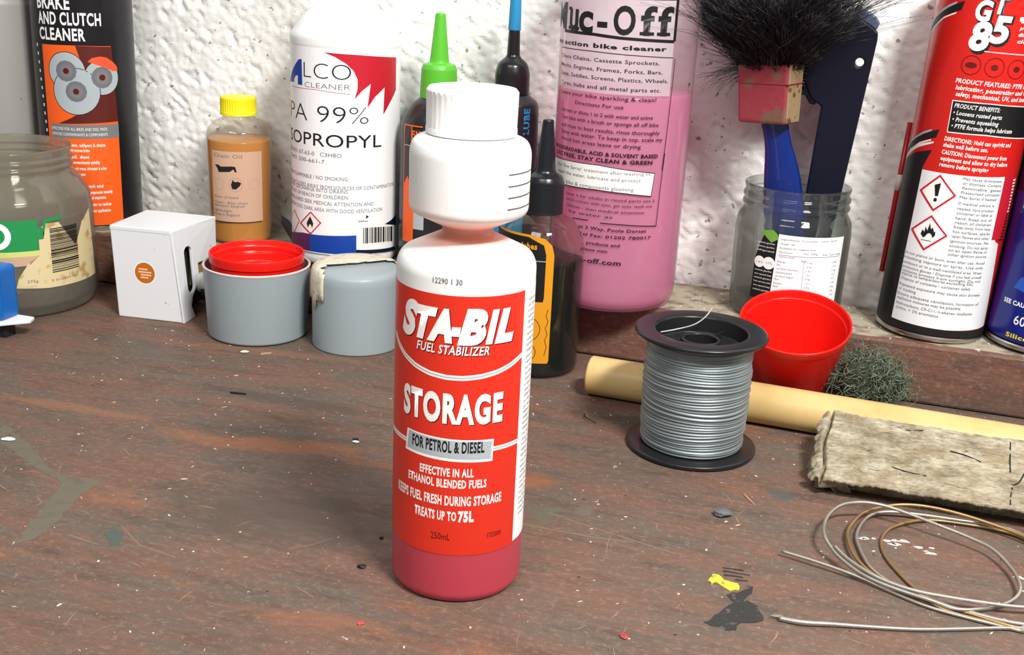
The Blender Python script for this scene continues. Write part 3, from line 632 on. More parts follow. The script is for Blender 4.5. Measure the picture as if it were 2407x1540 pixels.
def flecks(name, n, m, seed, smin, smax, region, parent=BENCH, z=.0):
    r = random.Random(seed); V = []; F = []
    for _ in range(n):
        x = r.uniform(region[0], region[1]); y = r.uniform(region[2], region[3]); s = smin+(smax-smin)*r.random()**3; a = r.uniform(0, 6.28); el = r.choice([1, 1, 1.3, 1.8, 3])
        b = len(V); k = 5; h = s*.35
        for i in range(k):
            t = 6.283*i/k+r.uniform(-.3, .3); q = s*r.uniform(.7, 1.1); dx, dy = q*math.cos(t)*el, q*math.sin(t)/el**.5
            V.append((x+dx*math.cos(a)-dy*math.sin(a), y-.35+dx*math.sin(a)+dy*math.cos(a), z-.0001))
        V.append((x+r.uniform(-.3, .3)*s, y-.35+r.uniform(-.3, .3)*s, z+h))
        F += [(b+i, b+(i+1) % k, b+k) for i in range(k)]
    o = add(name, V, F, m, parent, False); o['kind'] = 'stuff'; return o
flecks('white_flecks', 900, wp, 21, .00018, .0010, (-.48, .14, .30, .71))
flecks('pale_flecks', 700, mat('pale_paint_chips', '#c3ac97', .7), 22, .00025, .0010, (-.48, .14, .30, .71))
flecks('dark_flecks', 160, mat('dark_grit', '#29211e', .8), 23, .0003, .0011, (-.48, .14, .30, .71))
flecks('ledge_crumbs', 160, wp, 24, .0004, .0015, (-.15, .12, .716, .78), z=LEDGE_Z+.0002)
sc_m = mat('scratched_wood', '#8f7462', .75)
r = random.Random(31); V = []; F = []
for _ in range(190):
    x, y = r.uniform(-.45, .12), r.uniform(.31, .50) if r.random() < .7 else r.uniform(.5, .69); a = r.choice([r.gauss(.0, .35), r.gauss(1.1, .4), r.gauss(-.9, .5)]); ln = r.uniform(.003, .014)*(2.2 if r.random() < .12 else 1); wd = r.uniform(.00012, .0003); bend = r.uniform(-.25, .25)
    pts = [];
    for i in range(5):
        t = i/4-.5; aa = a+bend*t*2; pts.append(Vector((x+ln*t*math.cos(aa), y-.35+ln*t*math.sin(aa), .00003)))
    nrm = Vector((-math.sin(a), math.cos(a), 0)); b = len(V)
    for i, p in enumerate(pts): q = wd*(1-abs(i/2-1)*.7); V += [p-nrm*q, p+nrm*q]
    F += [(b+2*i, b+2*i+2, b+2*i+3, b+2*i+1) for i in range(4)]
o = add('scratches', V, F, sc_m, BENCH, False); o['kind'] = 'stuff'
V = []; F = []
for pts in ([(-126, 486), (-110, 481.5), (-92, 477), (-75, 473), (-62, 470)], [(-150, 470), (-125, 470), (-100, 470.5), (-82, 473)], [(-205, 470), (-204, 455), (-206, 440)], [(-62, 452), (-66, 440), (-69, 430)], [(-300, 398), (-282, 386), (-262, 383)], [(-222, 408), (-214, 415), (-208, 425)]):
    b = len(V)
    for i, (x, y) in enumerate(pts): V += [(x/1000, y/1000-.35-.00035, .00004), (x/1000, y/1000-.35+.00035, .00004)]
    F += [(b+2*i, b+2*i+2, b+2*i+3, b+2*i+1) for i in range(len(pts)-1)]
o = add('long_scratches', V, F, mat('gouged_wood', '#84654f', .75), BENCH, False); o['kind'] = 'stuff'

# ------------------------------------------------------------------ fuel stabiliser bottle (foreground)
X, Y = -.1477, .4183
HDPE = mat('milky_white_plastic', '#e9e9e6', .38, spec=.4, sss=.25)
t = thing('fuel_additive_bottle', (X, Y, 0), 'tall white dosing bottle with red fuel storage label standing in the foreground', 'bottle')
FILL = .031
lathe('filled_base', rnd([(0, .0022), (.020, .0012), (.0222, 0), (.0252, 0), (.0272, .003), (.0274, FILL)], .0016), mat('red_liquid_behind_plastic', '#b8404f', .3, spec=.5, sss=.35), t, 96)
def stained():
    m = bpy.data.materials.get('milky_white_plastic').copy(); m.name = 'milky_plastic_stained_neck'; nt = m.node_tree; N = nt.nodes.new; L = nt.links.new
    tc = N('ShaderNodeTexCoord'); s = N('ShaderNodeSeparateXYZ'); r = N('ShaderNodeValToRGB'); e = r.color_ramp.elements
    e[0].position = .1435; e[0].color = C('#e9e9e6'); e[1].position = .170; e[1].color = C('#e9e9e6'); k = e.new(.1475); k.color = C('#f7a68f'); k = e.new(.152); k.color = C('#f4b4a2'); k = e.new(.1575); k.color = C('#f6ece8')
    L(tc.outputs['Object'], s.inputs[0]); L(s.outputs['Z'], r.inputs[0]); L(r.outputs[0], nt.nodes['Principled BSDF'].inputs['Base Color']); return m
lathe('body', rnd([(.0272, FILL), (.0274, FILL+.0004), (.0274, .1375), (.0255, .1415), (.0103, .1488), (.0097, .1502), (.0103, .1516), (.0222, .1572), (.0231, .1592), (.0233, .181), (.0218, .1850), (.0172, .1868), (.0150, .1875), (.0150, .1895)], .0028, 4), stained(), t, 96, ang=60)
def ribbed_cap(name, r0, r1, z0, z1, ribs, depth, m, parent, lip=.0022, seg=None):
    n = ribs*4; prof = [(r0, z0, 0), (r0, z0+lip, 0), (r0-.0002, z0+lip+.0004, 1), (r1, z1-.0026, 1), (r1, z1-.0014, .2), (r1-.0009, z1-.0003, 0), (r1-.003, z1, 0), (.0001, z1, 0)]
    V = []; F = []; k = len(prof)
    for i in range(n):
        a = 6.28318*i/n; g = depth*(1 if i % 4 < 2 else 0)
        for r, z, wgt in prof: V.append(((r-g*wgt)*math.cos(a), (r-g*wgt)*math.sin(a), z))
    for i in range(n):
        j = (i+1) % n
        for q in range(k-1): F.append((i*k+q, j*k+q, j*k+q+1, i*k+q+1))
    return sharp(add(name, V, F, m, parent, True), 40)
ribbed_cap('cap', .0174, .0174, .1871, .2044, 40, .00016, mat('white_cap_plastic', '#f1f0ed', .35, spec=.4, sss=.15), t)
pr = Print(); ph = facing(X, Y)
lab = Print(); lab.rect(-56, 26.6, 22.6, 130.6, 'r'); lab.rect(26.6, 52, 23.4, 131.2, 'w')
lo = lab.build(t, {'r': mat('red_label', '#d5301f', .28, spec=.5), 'w': mat('white_label', '#f7f8f7', .35)}, 27.4, ph, {'r': 'red_label', 'w': 'white_label'})
MAIN = [i for i in MAIN if i[0] != 'l']
SB = [('S', -28.4, -18.8, 112.9, 126), ('T', -20.6, -10.4, 113, 125), ('A', -14.8, -4.4, 113, 125), ('-', -5.2, -1.2, 113, 125), ('B', -2.6, 8.9, 112.6, 125.6), ('I', 8.2, 13.6, 112.8, 125), ('L', 11.9, 20.6, 112.8, 125)]
LN = [i for i in MAIN if i[1] != 'STA-BIL']
sh = Print()                                  # dark red edges behind the big letters
for c_, a_, b_, z0, z1 in SB: sh.text(c_, a_+.4, b_+.4, z0-.4, z1-.4, 'd', .068, .28, lift=.085)
for it in LN:
    if it[1] in ('STORAGE', 'FUEL STABILIZER'): sh.text(it[1], it[2]+.35, it[3]+.35, it[4]-.35, it[5]-.35, 'd', *(it[7:]), lift=.085)
RL = lo[0]
sh.build(RL, INK, 27.4, ph, {'d': 'letter_shadow'})
for c_, a_, b_, z0, z1 in SB: pr.text(c_, a_, b_, z0, z1, 'w', .068, .28)
pr.items(LN)
arc = [(-36, 109.4), (-32, 106.2), (-26, 102.9), (-20, 100.6), (-13, 98.9), (-6, 98.2), (0, 98.2), (7, 98.9), (14, 100.2), (20, 102), (26.5, 104.6)]
pr.line(arc, 2.0, 'w'); pr.line([(a, b+.0) for a, b in arc], .55, 'g', .1)
for a, b in ((-40, -24.2), (13.4, 26.5)): pr.line([(a, 68.2), ((a+b)/2, 68.2), (b, 68.2)], 1.9, 'w'); pr.line([(a, 68.2), (b, 68.2)], .5, 'g', .1)
for i in range(40):                           # small print running up the white side strip
    z = 34+i*2.35
    if z < 127: pr.text(RND.choice(['HARMFUL IF', 'KEEP AWAY', 'Use one', 'per litre', 'before st', 'in tank of', 'P102 P26', 'safety da']), 30.0, 37.5, z, z+1.15, 'x')
pr.build(RL, dict(INK, g=INK['s']), 27.4, ph, {'w': 'white_lettering', 'g': 'silver_panel', 'k': 'black_lettering', 'd': 'volume_mark', 'x': 'small_print'})
gr = Print()
for z in (175.0, 170.6, 166.3, 162.0): gr.line([(15.5, z), (22, z), (29, z), (35, z)], .4, 'x')
gr.build(t, INK, 23.25, ph, {'x': 'measuring_marks'})

# ------------------------------------------------------------------ row on the ledge
def can_base(t, r, z=0, m=None):
    lathe('base_rim', [(r-.004, z+.001), (r-.0022, z), (r-.0005, z+.0003), (r+.0004, z+.0014), (r+.0003, z+.0028), (r-.0006, z+.0036)], m or STEEL, t, 72)
STEEL = mat('bright_tinplate', '#c9c6bf', .28, metal=1)
# isopropyl bottle
X, Y = -.3557, .7445; t = thing('isopropyl_bottle', (X, Y, LEDGE_Z), 'white plastic isopropyl cleaner bottle with red, white and blue label', 'bottle')
WP = mat('white_bottle_plastic', '#eeeeec', .35, spec=.45, sss=.1)
lathe('body', rnd([(0, .003), (.030, .0015), (.033, 0), (.0355, .0012), (.0367, .005), (.0367, .008), (.0371, .0090), (.0374, .1475), (.0377, .1490), (.0377, .1535), (.0366, .1560), (.030, .1655), (.0195, .1755), (.0150, .179), (.0150, .183)], .002), WP, t, 96)
lathe('cap', rnd([(.0148, .1815), (.0155, .182), (.0155, .2), (0, .2005)], .001), mat('grey_cap', '#a9a9a6', .5), t, 48)
ph = facing(X, Y)
lab = Print(); lab.rect(-60, 60, 9.2, 148, 'p'); LB = lab.build(t, {'p': mat('white_film_label', '#f4f3f3', .32)}, 37.4, ph, {'p': 'wrap_label'})
pr = Print(); pr.items(ALCO); pr.rect(8, 43, 12.5, 30, 'w', .07)
pr.build(LB[0], INK, 37.4, ph, {'r': 'red_flash', 'b': 'blue_print', 'k': 'black_lettering', 'g': 'grey_lettering', 'v': 'purple_band', 'n': 'navy_band', 'w': 'white_panels'})
# peeled corner of the label at lower left
R = .0376; V = []; F = []
for i in range(7):
    s = i/6; a = ph-1.50-.30*s; q = R+.0002+.009*s*s
    for z in (.010+.010*s*s, .022+.004*s): V.append((q*math.cos(a), q*math.sin(a), z))
for i in range(6): F.append((2*i, 2*i+2, 2*i+3, 2*i+1))
pl = add('peeling_label_corner', V, F, INK['n'], t); md = pl.modifiers.new('thick', 'SOLIDIFY'); md.thickness = .0003

# chain oil bottle
X, Y = -.4435, .7505; t = thing('chain_oil_bottle', (X, Y, LEDGE_Z), 'small clear chain oil bottle of amber oil with yellow cap', 'bottle')
PET = clear_mat('clear_plastic', '#f0eee8', '#d8d4cc', .16, .06)
lathe('oil', rnd([(0, .0012), (.020, .0012), (.0214, .003), (.0226, .0755), (0, .0755)], .001), mat('amber_oil', '#c8842e', .2, spec=.4, sss=.2), t, 64)
lathe('shell', rnd([(0, 0), (.0205, 0), (.0222, .002), (.0234, .076), (.0226, .0815), (.0190, .0868), (.0118, .0900), (.0113, .0915), (.0113, .0945)], .0025, 4), clear_mat('clear_oil_bottle', '#f8f5ee', '#d8d2c6', .10, .05), t, 64)
ribbed_cap('cap', .0130, .0128, .0925, .1055, 40, .0003, mat('yellow_cap_plastic', '#f2e11c', .4), t, lip=.002)
lab = Print(); lab.rect(-22.5, 16.8, 18, 69, 'p'); LB = lab.build(t, {'p': mat('tan_paper_label', '#c8a28a', .55)}, 23.2, facing(X, Y), {'p': 'paper_label'})
pr = Print(); pr.items(CHAIN); pr.disc(-3.2, 45.3, 5.0, 'x', .09, 4.6)
pr.disc(-16, 45.3, 4, 'x', .09, 3.8); pr.disc(10, 45.3, 4, 'x', .09, 3.8)
pr.build(LB[0], dict(INK, x=mat('faint_ink', '#a98a78', .5)), 23.2, facing(X, Y), {'k': 'oil_can_picture', 'g': 'grey_lettering', 'x': 'faint_symbols'})

# brake cleaner can
X, Y = -.5692, .747; t = thing('brake_cleaner_can', (X, Y, LEDGE_Z), 'black and orange brake and clutch cleaner aerosol can', 'aerosol can')
lathe('body', rnd([(.0345, .003), (.0352, .0045), (.0355, .006), (.0355, .212), (.033, .216), (.022, .226), (0, .228)], .001), mat('black_can_print', '#17151a', .3, spec=.5), t, 96)
can_base(t, .0352); ph = facing(X, Y)
pr = Print(); pr.poly([(-31.5, 4.6), (-32.2, 135), (-10, 135.4), (19, 135), (21.5, 82), (21.5, 4.6)], 'o', .03)
pr.poly([(-6, 135.2), (19.5, 134.5), (21.5, 81), (-22, 79.5), (-12, 84), (6, 95)], 'n', .05)
for cx, cz, r1, r2 in ((-13.5, 117.3, 13.2, 6), (11.3, 113, 12.3, 6.2), (-7.3, 103, 16.4, 6)):
    pr.disc(cx, cz, r1+.5, 'k', .055+.01*(r1 > 14)+.005*(cx > 0)); pr.disc(cx, cz, r1, 's', .06+.01*(r1 > 14)+.005*(cx > 0)); pr.disc(cx, cz, r2*1.25, 'g', .08+.01*(r1 > 14), n=12); pr.disc(cx, cz, r2*.8, 'x', .085+.01*(r1 > 14)); pr.disc(cx, cz, r2*.35, 'd', .1)
pr.items([i for i in BRAKE if not (i[0] == 'p' and i[2] == 'g')], .075)
pr.rect(-28.5, 21.7, 69.2, 79.2, 'x', .07)
for i in range(13): pr.rect(-38.9+i*.42, -37.4+i*.42, 133.0-i*6.05, 135.2-i*6.05, 'w')
pr.build(t, dict(INK, n=mat('maroon_ink', '#5a1c16', .4), x=mat('mid_grey_ink', '#77777a', .45)), 35.5, ph, {'o': 'orange_panel', 'n': 'maroon_shade', 's': 'disc_picture', 'w': 'white_lettering', 'x': 'grey_strip', 'g': 'disc_hub', 'o2': 'coral_patch', 'd': 'disc_bolt'})

# grey container at the frame's edge
X, Y = -.6385, .737; t = thing('grey_container', (X, Y, LEDGE_Z), 'plain grey cylindrical container at left edge beside the black can', 'container')
GP = mat('dull_grey_plastic', '#9b9894', .45, speck=(300, .70, '#6a6662', .03))
lathe('body', rnd([(0, .001), (.029, 0), (.0312, .003), (.0312, .160), (.0300, .163), (.0300, .172), (.0312, .175), (.0312, .205), (.020, .215), (0, .215)], .0015), GP, t, 72)
lathe('band', [(.0303, .164), (.0306, .165), (.0306, .171), (.0303, .172)], mat('pale_grey_band', '#b4b0ab', .5), t, 72)

# green nozzle bottle
X, Y = -.2896, .7505; t = thing('green_nozzle_bottle', (X, Y, LEDGE_Z), 'dark oil bottle with bright green pointed nozzle cap', 'bottle')
DK = mat('black_bottle_plastic', '#232226', .32, spec=.5)
lathe('body', rnd([(0, 0), (.0235, 0), (.0255, .002), (.0255, .094), (.0235, .104), (.0165, .1135), (.0125, .1165), (.0125, .118)], .003, 4), DK, t, 64)
GN = mat('green_nozzle_plastic', '#58b52f', .4)
lathe('nozzle', rnd([(.0122, .1165), (.0127, .117), (.0120, .136), (.0108, .1392), (.0068, .1402), (.0064, .142), (.0034, .1715), (.0030, .1725), (0, .1727)], .0006), GN, t, 48)
pr = Print()
for s in (-26.4, -18.8): pr.line([(s, 20), (s, 100)], .9, 'o')
pr.line([(-26.4, 100), (-10, 100)], .9, 'o'); pr.line([(-26.4, 86.5), (-10, 86.5)], .6, 's'); pr.text('FINISH', -19, 4, 92, 97, 'o', .04); pr.rect(-25, -8, 30, 60, 's', .04); pr.poly([(-26, 20), (-16, 20), (-16, 52), (-22, 66), (-26, 60)], 'o', .05)
pr.build(t, INK, 25.5, facing(X, Y), {'o': 'orange_frame', 's': 'silver_print'})
# blue-tipped bottle
X, Y = -.2382, .752; t = thing('blue_tip_bottle', (X, Y, LEDGE_Z), 'slim black oil bottle with thin nozzle and blue tip', 'bottle')
lathe('body', rnd([(0, 0), (.0172, 0), (.0188, .002), (.0188, .112), (.0178, .1185), (.0125, .1225), (.0112, .1235)], .002, 4), DK, t, 64)
lathe('nozzle', rnd([(.0114, .1232), (.0118, .124), (.0116, .137), (.0098, .1435), (.0052, .1472), (.0043, .149), (.0037, .1655), (0, .1655)], .002, 4), mat('black_nozzle_plastic', '#1d1a1d', .25, spec=.5), t, 48)
lathe('tip', rnd([(.0036, .1645), (.0042, .1647), (.0036, .186), (.0026, .1925), (0, .1926)], .0006), mat('blue_tip_plastic', '#2a86b8', .4), t, 32)
pr = Print(); pr.text('LUBE', 0, 17, 0, 4.6, 'c', .04)
def vert(s, z, lift, R=18.8, ph=facing(X, Y)):
    a = ph+(13.6-z)/R; q = (R+lift)/1000; return (q*math.cos(a), q*math.sin(a), (99+s)/1000)
pr.build(t, INK, None, 0, {'c': 'blue_lettering'}, fn=vert)
pr = Print(); pr.rect(-14, 12, 22, 56, 'c'); pr.build(t, INK, 18.8, facing(X, Y), {'c': 'blue_panel'})

# pink bike cleaner
X, Y = -.1564, .7275; t = thing('pink_cleaner_bottle', (X, Y, LEDGE_Z), 'large clear bottle of pink bike cleaner with black print', 'bottle')
lathe('liquid', rnd([(0, .003), (.036, .0022), (.0398, .006), (.0408, .012), (.0414, .1358), (0, .1358)], .003), clear_mat('pink_liquid', '#ffbade', '#ffa8d8', .62, .1, .5), t, 96)
lathe('shell', rnd([(0, .0022), (.030, .002), (.034, 0), (.0385, .0015), (.0412, .007), (.0418, .014), (.0423, .20), (.040, .214), (.030, .228), (.017, .236), (.0155, .24), (.0155, .25)], .004, 4), clear_mat('clear_cleaner_bottle', '#fbf0f4', '#e8d8dc', .24, .12), t, 96)
lathe('cap', rnd([(.0160, .242), (.0165, .243), (.0165, .262), (0, .263)], .001), DK, t, 40)
pr = Print(); pr.rect(-46, 28.6, 136.4, 191, 'p', .02)
PK = [i for i in PINK if not (i[0] == 't' and i[1] == 'Muc-Off')]
pr.items(PK)
ph = facing(X, Y)
MUC = [('M', -66, -46, 171.6, 187), ('u', -42.5, -33.8, 171.5, 189.5), ('c', -33.2, -22.4, 171.2, 188.5), ('-', -19.6, -13.2, 171, 187), ('O', -9.6, 3.2, 171.4, 187.6), ('f', 6.2, 15.6, 171.6, 188), ('f', 16.6, 26.6, 171.6, 188)]
SLAB = [(-43.4, -40, 171.6), (-36.5, -32.6, 171.6), (-44, -40.5, 182.6), (6.0, 14.6, 171.4), (16.4, 25.2, 171.4)]
# slab-serif brand lettering: sans glyphs with square feet
for c_, a_, b_, z0, z1 in MUC: pr.text(c_, a_, b_, z0, z1, 'k', .03, lift=.16)
for a_, b_, z_ in SLAB: pr.rect(a_, b_, z_-.2, z_+1.7, 'k', .17)
pr.text('P', 47, 49, 141, 143.4, 'k', .04)
pr.build(t, dict(INK, p=clear_mat('frosted_label_film', '#ffffff', '#f2eef2', .55, .3, .4), g=INK['x']), 42.35, ph, {'k': 'black_lettering', 'w': 'white_box', 'g': 'box_lettering', 'p': 'frosted_label'})

# ------------------------------------------------------------------ glass jar with brushes
GLASS = clear_mat('jar_glass', '#f7fbf8', '#d6dad5', .035, .03, 1.0, .5)
X, Y = -.0455, .7475; t = thing('brush_jar', (X, Y, LEDGE_Z), 'clear glass jar with white nutrition label holding the brushes', 'jar')
lathe('glass', rnd([(0, .0035), (.027, .0025), (.031, 0), (.0338, .0012), (.0352, .006), (.0360, .055), (.0352, .0625), (.0325, .0668), (.0318, .0690), (.0332, .0705), (.0332, .0722), (.0318, .0738), (.0332, .0755), (.0332, .0772), (.0318, .0788), (.0325, .0815), (.0330, .0832), (.0318, .0842), (.0302, .0832), (.0300, .070), (.0330, .060), (.0336, .055), (.0330, .009), (.030, .0055), (0, .0065)], .0012, 3), GLASS, t, 96, ang=70)
ph = facing(X, Y)
lab = Print(); lab.poly([(-7.8, 58.3), (37, 57.3), (35.5, 14.8), (22, 15.2), (-9.3, 15.6)], 'p', .06)
LB = lab.build(t, {'p': mat('white_paper_label', '#e9eaec', .55)}, 35.9, ph, {'p': 'nutrition_label'})
pr = Print(); pr.items(RJAR, .1)
pr.poly([(-22.5, 16), (-8, 15.6), (-7.9, 58.3), (-12, 59.6), (-17, 57), (-19.5, 50), (-22, 40)], 'k', .05)
pr.disc(-18.4, 39.2, 3.6, 'w', .09); pr.disc(-12.2, 39.2, 3.9, 'w', .09); pr.text('1 of 5', -20.6, -16.2, 38.4, 39.8, 'k', lift=.12); pr.text('-17%', -14.6, -9.8, 38.5, 40, 'k', lift=.12)
for i, z in enumerate([51, 48.6, 46.2, 33.5, 31, 28.6, 26.2, 23.6, 21]): pr.text(RND.choice(['sandwich gherkins', 'sweet & crunchy', 'best served cold', 'once opened keep', 'refrigerated']), -21, -9.6, z, z+1.1, 'w', lift=.09)
pr.line([(-6.6, 45.6), (34.6, 45.3)], .25, 'x', .1); pr.line([(9, 44), (9.5, 20)], .2, 'x', .1)
for i in range(9):
    for s in (11, 29): pr.text(RND.choice(['0.4g', '131', '4.2g', '<0.1', '6.9g', '0.8g']), s, s+3.2, 41.4-i*2.6, 42.4-i*2.6, 'x', lift=.1)
pr.build(LB[0], dict(INK, v=INK['e']), 35.9, ph, {'k': 'black_label', 'g': 'grey_lettering', 'w': 'white_lettering', 'v': 'gherkin_picture', 'x': 'table_rules'})
# brush with blue handle
BX, BY = -.049, .739
t = thing('paint_brush', (BX, BY, LEDGE_Z+.0075), 'paint brush with glossy blue handle, battered red ferrule and splayed black bristles', 'brush')
BL = mat('glossy_blue_lacquer', '#07246e', .12, spec=.6, coat=.4)
hp = [(.0035, .003, 0), (.0020, .002, .018), (-.0005, .001, .040), (-.003, 0, .060), (-.0060, -.002, .082), (-.0095, -.003, .098), (-.0128, -.004, .108), (-.0165, -.004, .122)]
wid = [.0075, .0105, .0125, .0128, .0118, .0088, .0078, .0100]
V = []; F = []; nn = 24
for k, (p, wv) in enumerate(zip(hp, wid)):
    for i in range(nn):
        a = 6.2832*i/nn; ca, sa = math.cos(a), math.sin(a); V.append((p[0]+wv*ca, p[1]+wv*.5*sa, p[2]))
for k in range(len(hp)-1):
    for i in range(nn): F.append((k*nn+i, k*nn+(i+1) % nn, (k+1)*nn+(i+1) % nn, (k+1)*nn+i))
F += [tuple(range(nn))[::-1], tuple((len(hp)-1)*nn+i for i in range(nn))]
ho = add('handle', V, F, BL, t); ho.modifiers.new('smooth', 'SUBSURF').render_levels = 1
fer = bpy.data.objects.new('ferrule_axis', None); bpy.data.objects.remove(fer)
FR = Matrix.Translation((-.0185, -.004, .1140)) @ Matrix.Rotation(math.radians(-4), 4, 'Y') @ Matrix.Rotation(math.radians(-24), 4, 'Z')
def at_fer(o): o.matrix_local = FR; return o
RED = mat('chipped_red_ferrule', '#a03f48', .42, metal=.2, speck=(80, .50, '#80604e', .10), bump=(200, .4, .0008))
GOLD = mat('rusty_gold_ferrule', '#b9a27c', .35, metal=.4, speck=(160, .55, '#7d5a35', .05), bump=(200, .4, .0008))
f = at_fer(box('ferrule', (-.0178, -.0092, 0), (.0178, .0092, .0370), RED, t, bevel=.0022, seg=3))
s2 = at_fer(box('ferrule_side', (.0172, -.0082, .0010), (.0184, .0082, .0360), GOLD, t, bevel=.0004))
for o_ in (f, s2):
    for v_ in o_.data.vertices: k_ = .92+.08*v_.co.z/.037; v_.co.x *= k_; v_.co.y *= k_
for z in (.024,): at_fer(box('ferrule_groove', (-.0180, -.0094, z), (.0186, .0094, z+.0006), RED, t, bevel=.0004))
r = random.Random(8); lines = []
for i in range(5600):
    x, y = r.uniform(-.0168, .0168), r.uniform(-.0085, .0085); ln = r.uniform(.045, .085)
    fx = x/.0168; fy = y/.0085; dx = fx*.58+r.gauss(0, .2)+.04; dy = fy*.42+r.gauss(0, .2)-.05
    cv = r.gauss(0, .16); p = Vector((x, y, .0335)); d = Vector((dx*.7, dy*.7, 1)).normalized(); pts = [p]
    for q in range(6):
        d = (d+Vector((dx*.07+cv*.35+r.gauss(0, .20), dy*.08+r.gauss(0, .20), r.gauss(0, .08)))).normalized(); p = p+d*ln/6; pts.append(p)
    lines.append(pts)
for i in range(420):                          # short hairs falling over the ferrule's upper edge
    a_ = r.uniform(0, 6.283); p = Vector((.0170*math.cos(a_)**(1) if abs(math.cos(a_)) < .8 else math.copysign(.0178, math.cos(a_)), .0092*math.sin(a_) if abs(math.sin(a_)) < .8 else math.copysign(.0096, math.sin(a_)), r.uniform(.0315, .0375)))
    d = Vector((p.x*38, p.y*60, r.uniform(.2, 1.2))).normalized(); ln = r.uniform(.008, .022); pts = [p]
    for q in range(4): d = (d+Vector((r.gauss(0, .2), r.gauss(0, .2), r.gauss(.05, .2)))).normalized(); p = p+d*ln/4; pts.append(p)
    lines.append(pts)
for i in range(80):                           # stray hairs hanging out to the left
    p = Vector((r.uniform(-.016, -.008), r.uniform(-.008, .004), r.uniform(.029, .036))); d = Vector((-1, r.uniform(-.5, .3), r.uniform(-.3, .5))).normalized(); pts = [p]; ln = r.uniform(.012, .036); b = Vector((r.uniform(-.1, .3), 0, r.uniform(-.45, .1)))
    for q in range(6): d = (d+b*.35).normalized(); p = p+d*ln/6; pts.append(p)
    lines.append(pts)
W_ = Matrix.Translation((BX, BY, LEDGE_Z+.0075)) @ FR; WI = W_.inverted()
for ln_ in lines:
    for k_, p_ in enumerate(ln_):
        q_ = W_ @ p_; dx_, dy_ = q_.x+.1564, q_.y-.7275; d_ = math.hypot(dx_, dy_)
        if d_ < .0442: q_.x, q_.y = -.1564+dx_/d_*.0442, .7275+dy_/d_*.0442
        if q_.x > -.060: q_.y = min(q_.y, .7505-.002*abs(math.sin(q_.x*9000)))
        ln_[k_] = WI @ q_
bo = at_fer(strands('bristles', lines, .00020, mat('black_bristle', '#1b1c20', .3, spec=.8, speck=(90, .56, '#4a4c50', .05)), t)); bo['kind'] = 'stuff'  # grey patches paint highlights into the black hairs
at_fer(box('bristle_core', (-.0145, -.0066, .030), (.0145, .0066, .050), mat('bristle_root', '#0c0c0e', .8), t, bevel=.002))
# navy tool
NAVY = mat('navy_blue_plastic', '#07081e', .36, spec=.5)
NX, NY = -.037, .752; t = thing('flat_handled_tool', (NX, NY, LEDGE_Z+.0075), 'dark navy flat plastic tool with round hole standing in the glass jar', 'tool')
def nv(x, z): return (x/1000-NX, z/1000-LEDGE_Z-.0075)
hole = [(nv(-18.9, 197.9)[0]+.0026*math.cos(6.2832*i/20), nv(-18.9, 197.9)[1]+.0026*math.sin(6.2832*i/20)) for i in range(20)]
prism('handle', [nv(*q) for q in [(-46.5, 45.5), (-28, 45.5), (-24, 66), (-18.8, 120.5), (-10.4, 211), (-10.6, 215.8), (-13, 218.5), (-29, 228), (-37, 222), (-47, 205), (-52, 188), (-45, 174), (-38.2, 170), (-40.8, 122), (-43.5, 66)]], .008, NAVY, t, holes=[hole], bevel=.0012, axis='Y')
prism('end_cap', [nv(*q) for q in [(-27.6, 227.0), (-11.6, 217.6), (-10.3, 221.5), (-13, 225), (-24.5, 231.5)]], .0092, mat('pale_navy_edge', '#4d5c7c', .5), t, bevel=.0008, axis='Y', loc=(0, -.0006, 0))  # end piece in a paler grey-blue than the handle
prism('side_lug', [nv(*q) for q in [(-52, 181), (-48.5, 184), (-39.5, 174), (-42, 170.3), (-45.5, 171)]], .0065, NAVY, t, bevel=.001, axis='Y', loc=(0, .0008, 0))
r = random.Random(9); lines = []
for i in range(900):
    z = r.uniform(176, 226); xx = -51+max(0, (z-188))*.42; p = Vector((xx/1000-NX+.004, r.uniform(.0005, .0075), z/1000-LEDGE_Z-.0075)); d = Vector((-1, r.gauss(-.12, .2), r.gauss(.25, .25))).normalized(); ln = r.uniform(.010, .026); pts = [p]
    for q in range(4): d = (d+Vector((r.gauss(0, .12), r.gauss(0, .12), r.gauss(.02, .12)))).normalized(); p = p+d*ln/4; pts.append(p)
    lines.append(pts)
bo = strands('bristles', lines, .00022, bpy.data.materials['black_bristle'], t); bo['kind'] = 'stuff'

# ------------------------------------------------------------------ red spray can and blue spray can
X, Y = .0441, .7505; tl = math.radians(2.2)
t = thing('red_spray_can', (X, Y, LEDGE_Z+.032*math.sin(tl)), 'red and black aerosol can with white hazard panel', 'aerosol can'); t.rotation_euler = (0, tl, 0)
lathe('body', rnd([(.0305, .003), (.0316, .0045), (.0320, .006), (.0320, .206), (.0295, .216), (.020, .222), (0, .223)], .001), mat('red_can_print', '#c8201a', .25, spec=.5), t, 96)
can_base(t, .0320); ph = math.atan2(-Y, -X)
pr = Print()
pr.rect(-100.5, 100.4, 4.0, 8.6, 'k', .02)
pr.poly([(-50.3, 8), (-24.2, 8), (-23.2, 103), (-19, 113.5), (-24, 112), (-31, 110), (-40, 106), (-50.3, 99)], 'k', .03)
pr.poly([(-50, 104), (-40, 110.5), (-30, 115), (-19, 118.5), (-19, 117.5), (-30, 113), (-40, 107.5), (-50, 100)], 'w', .035)
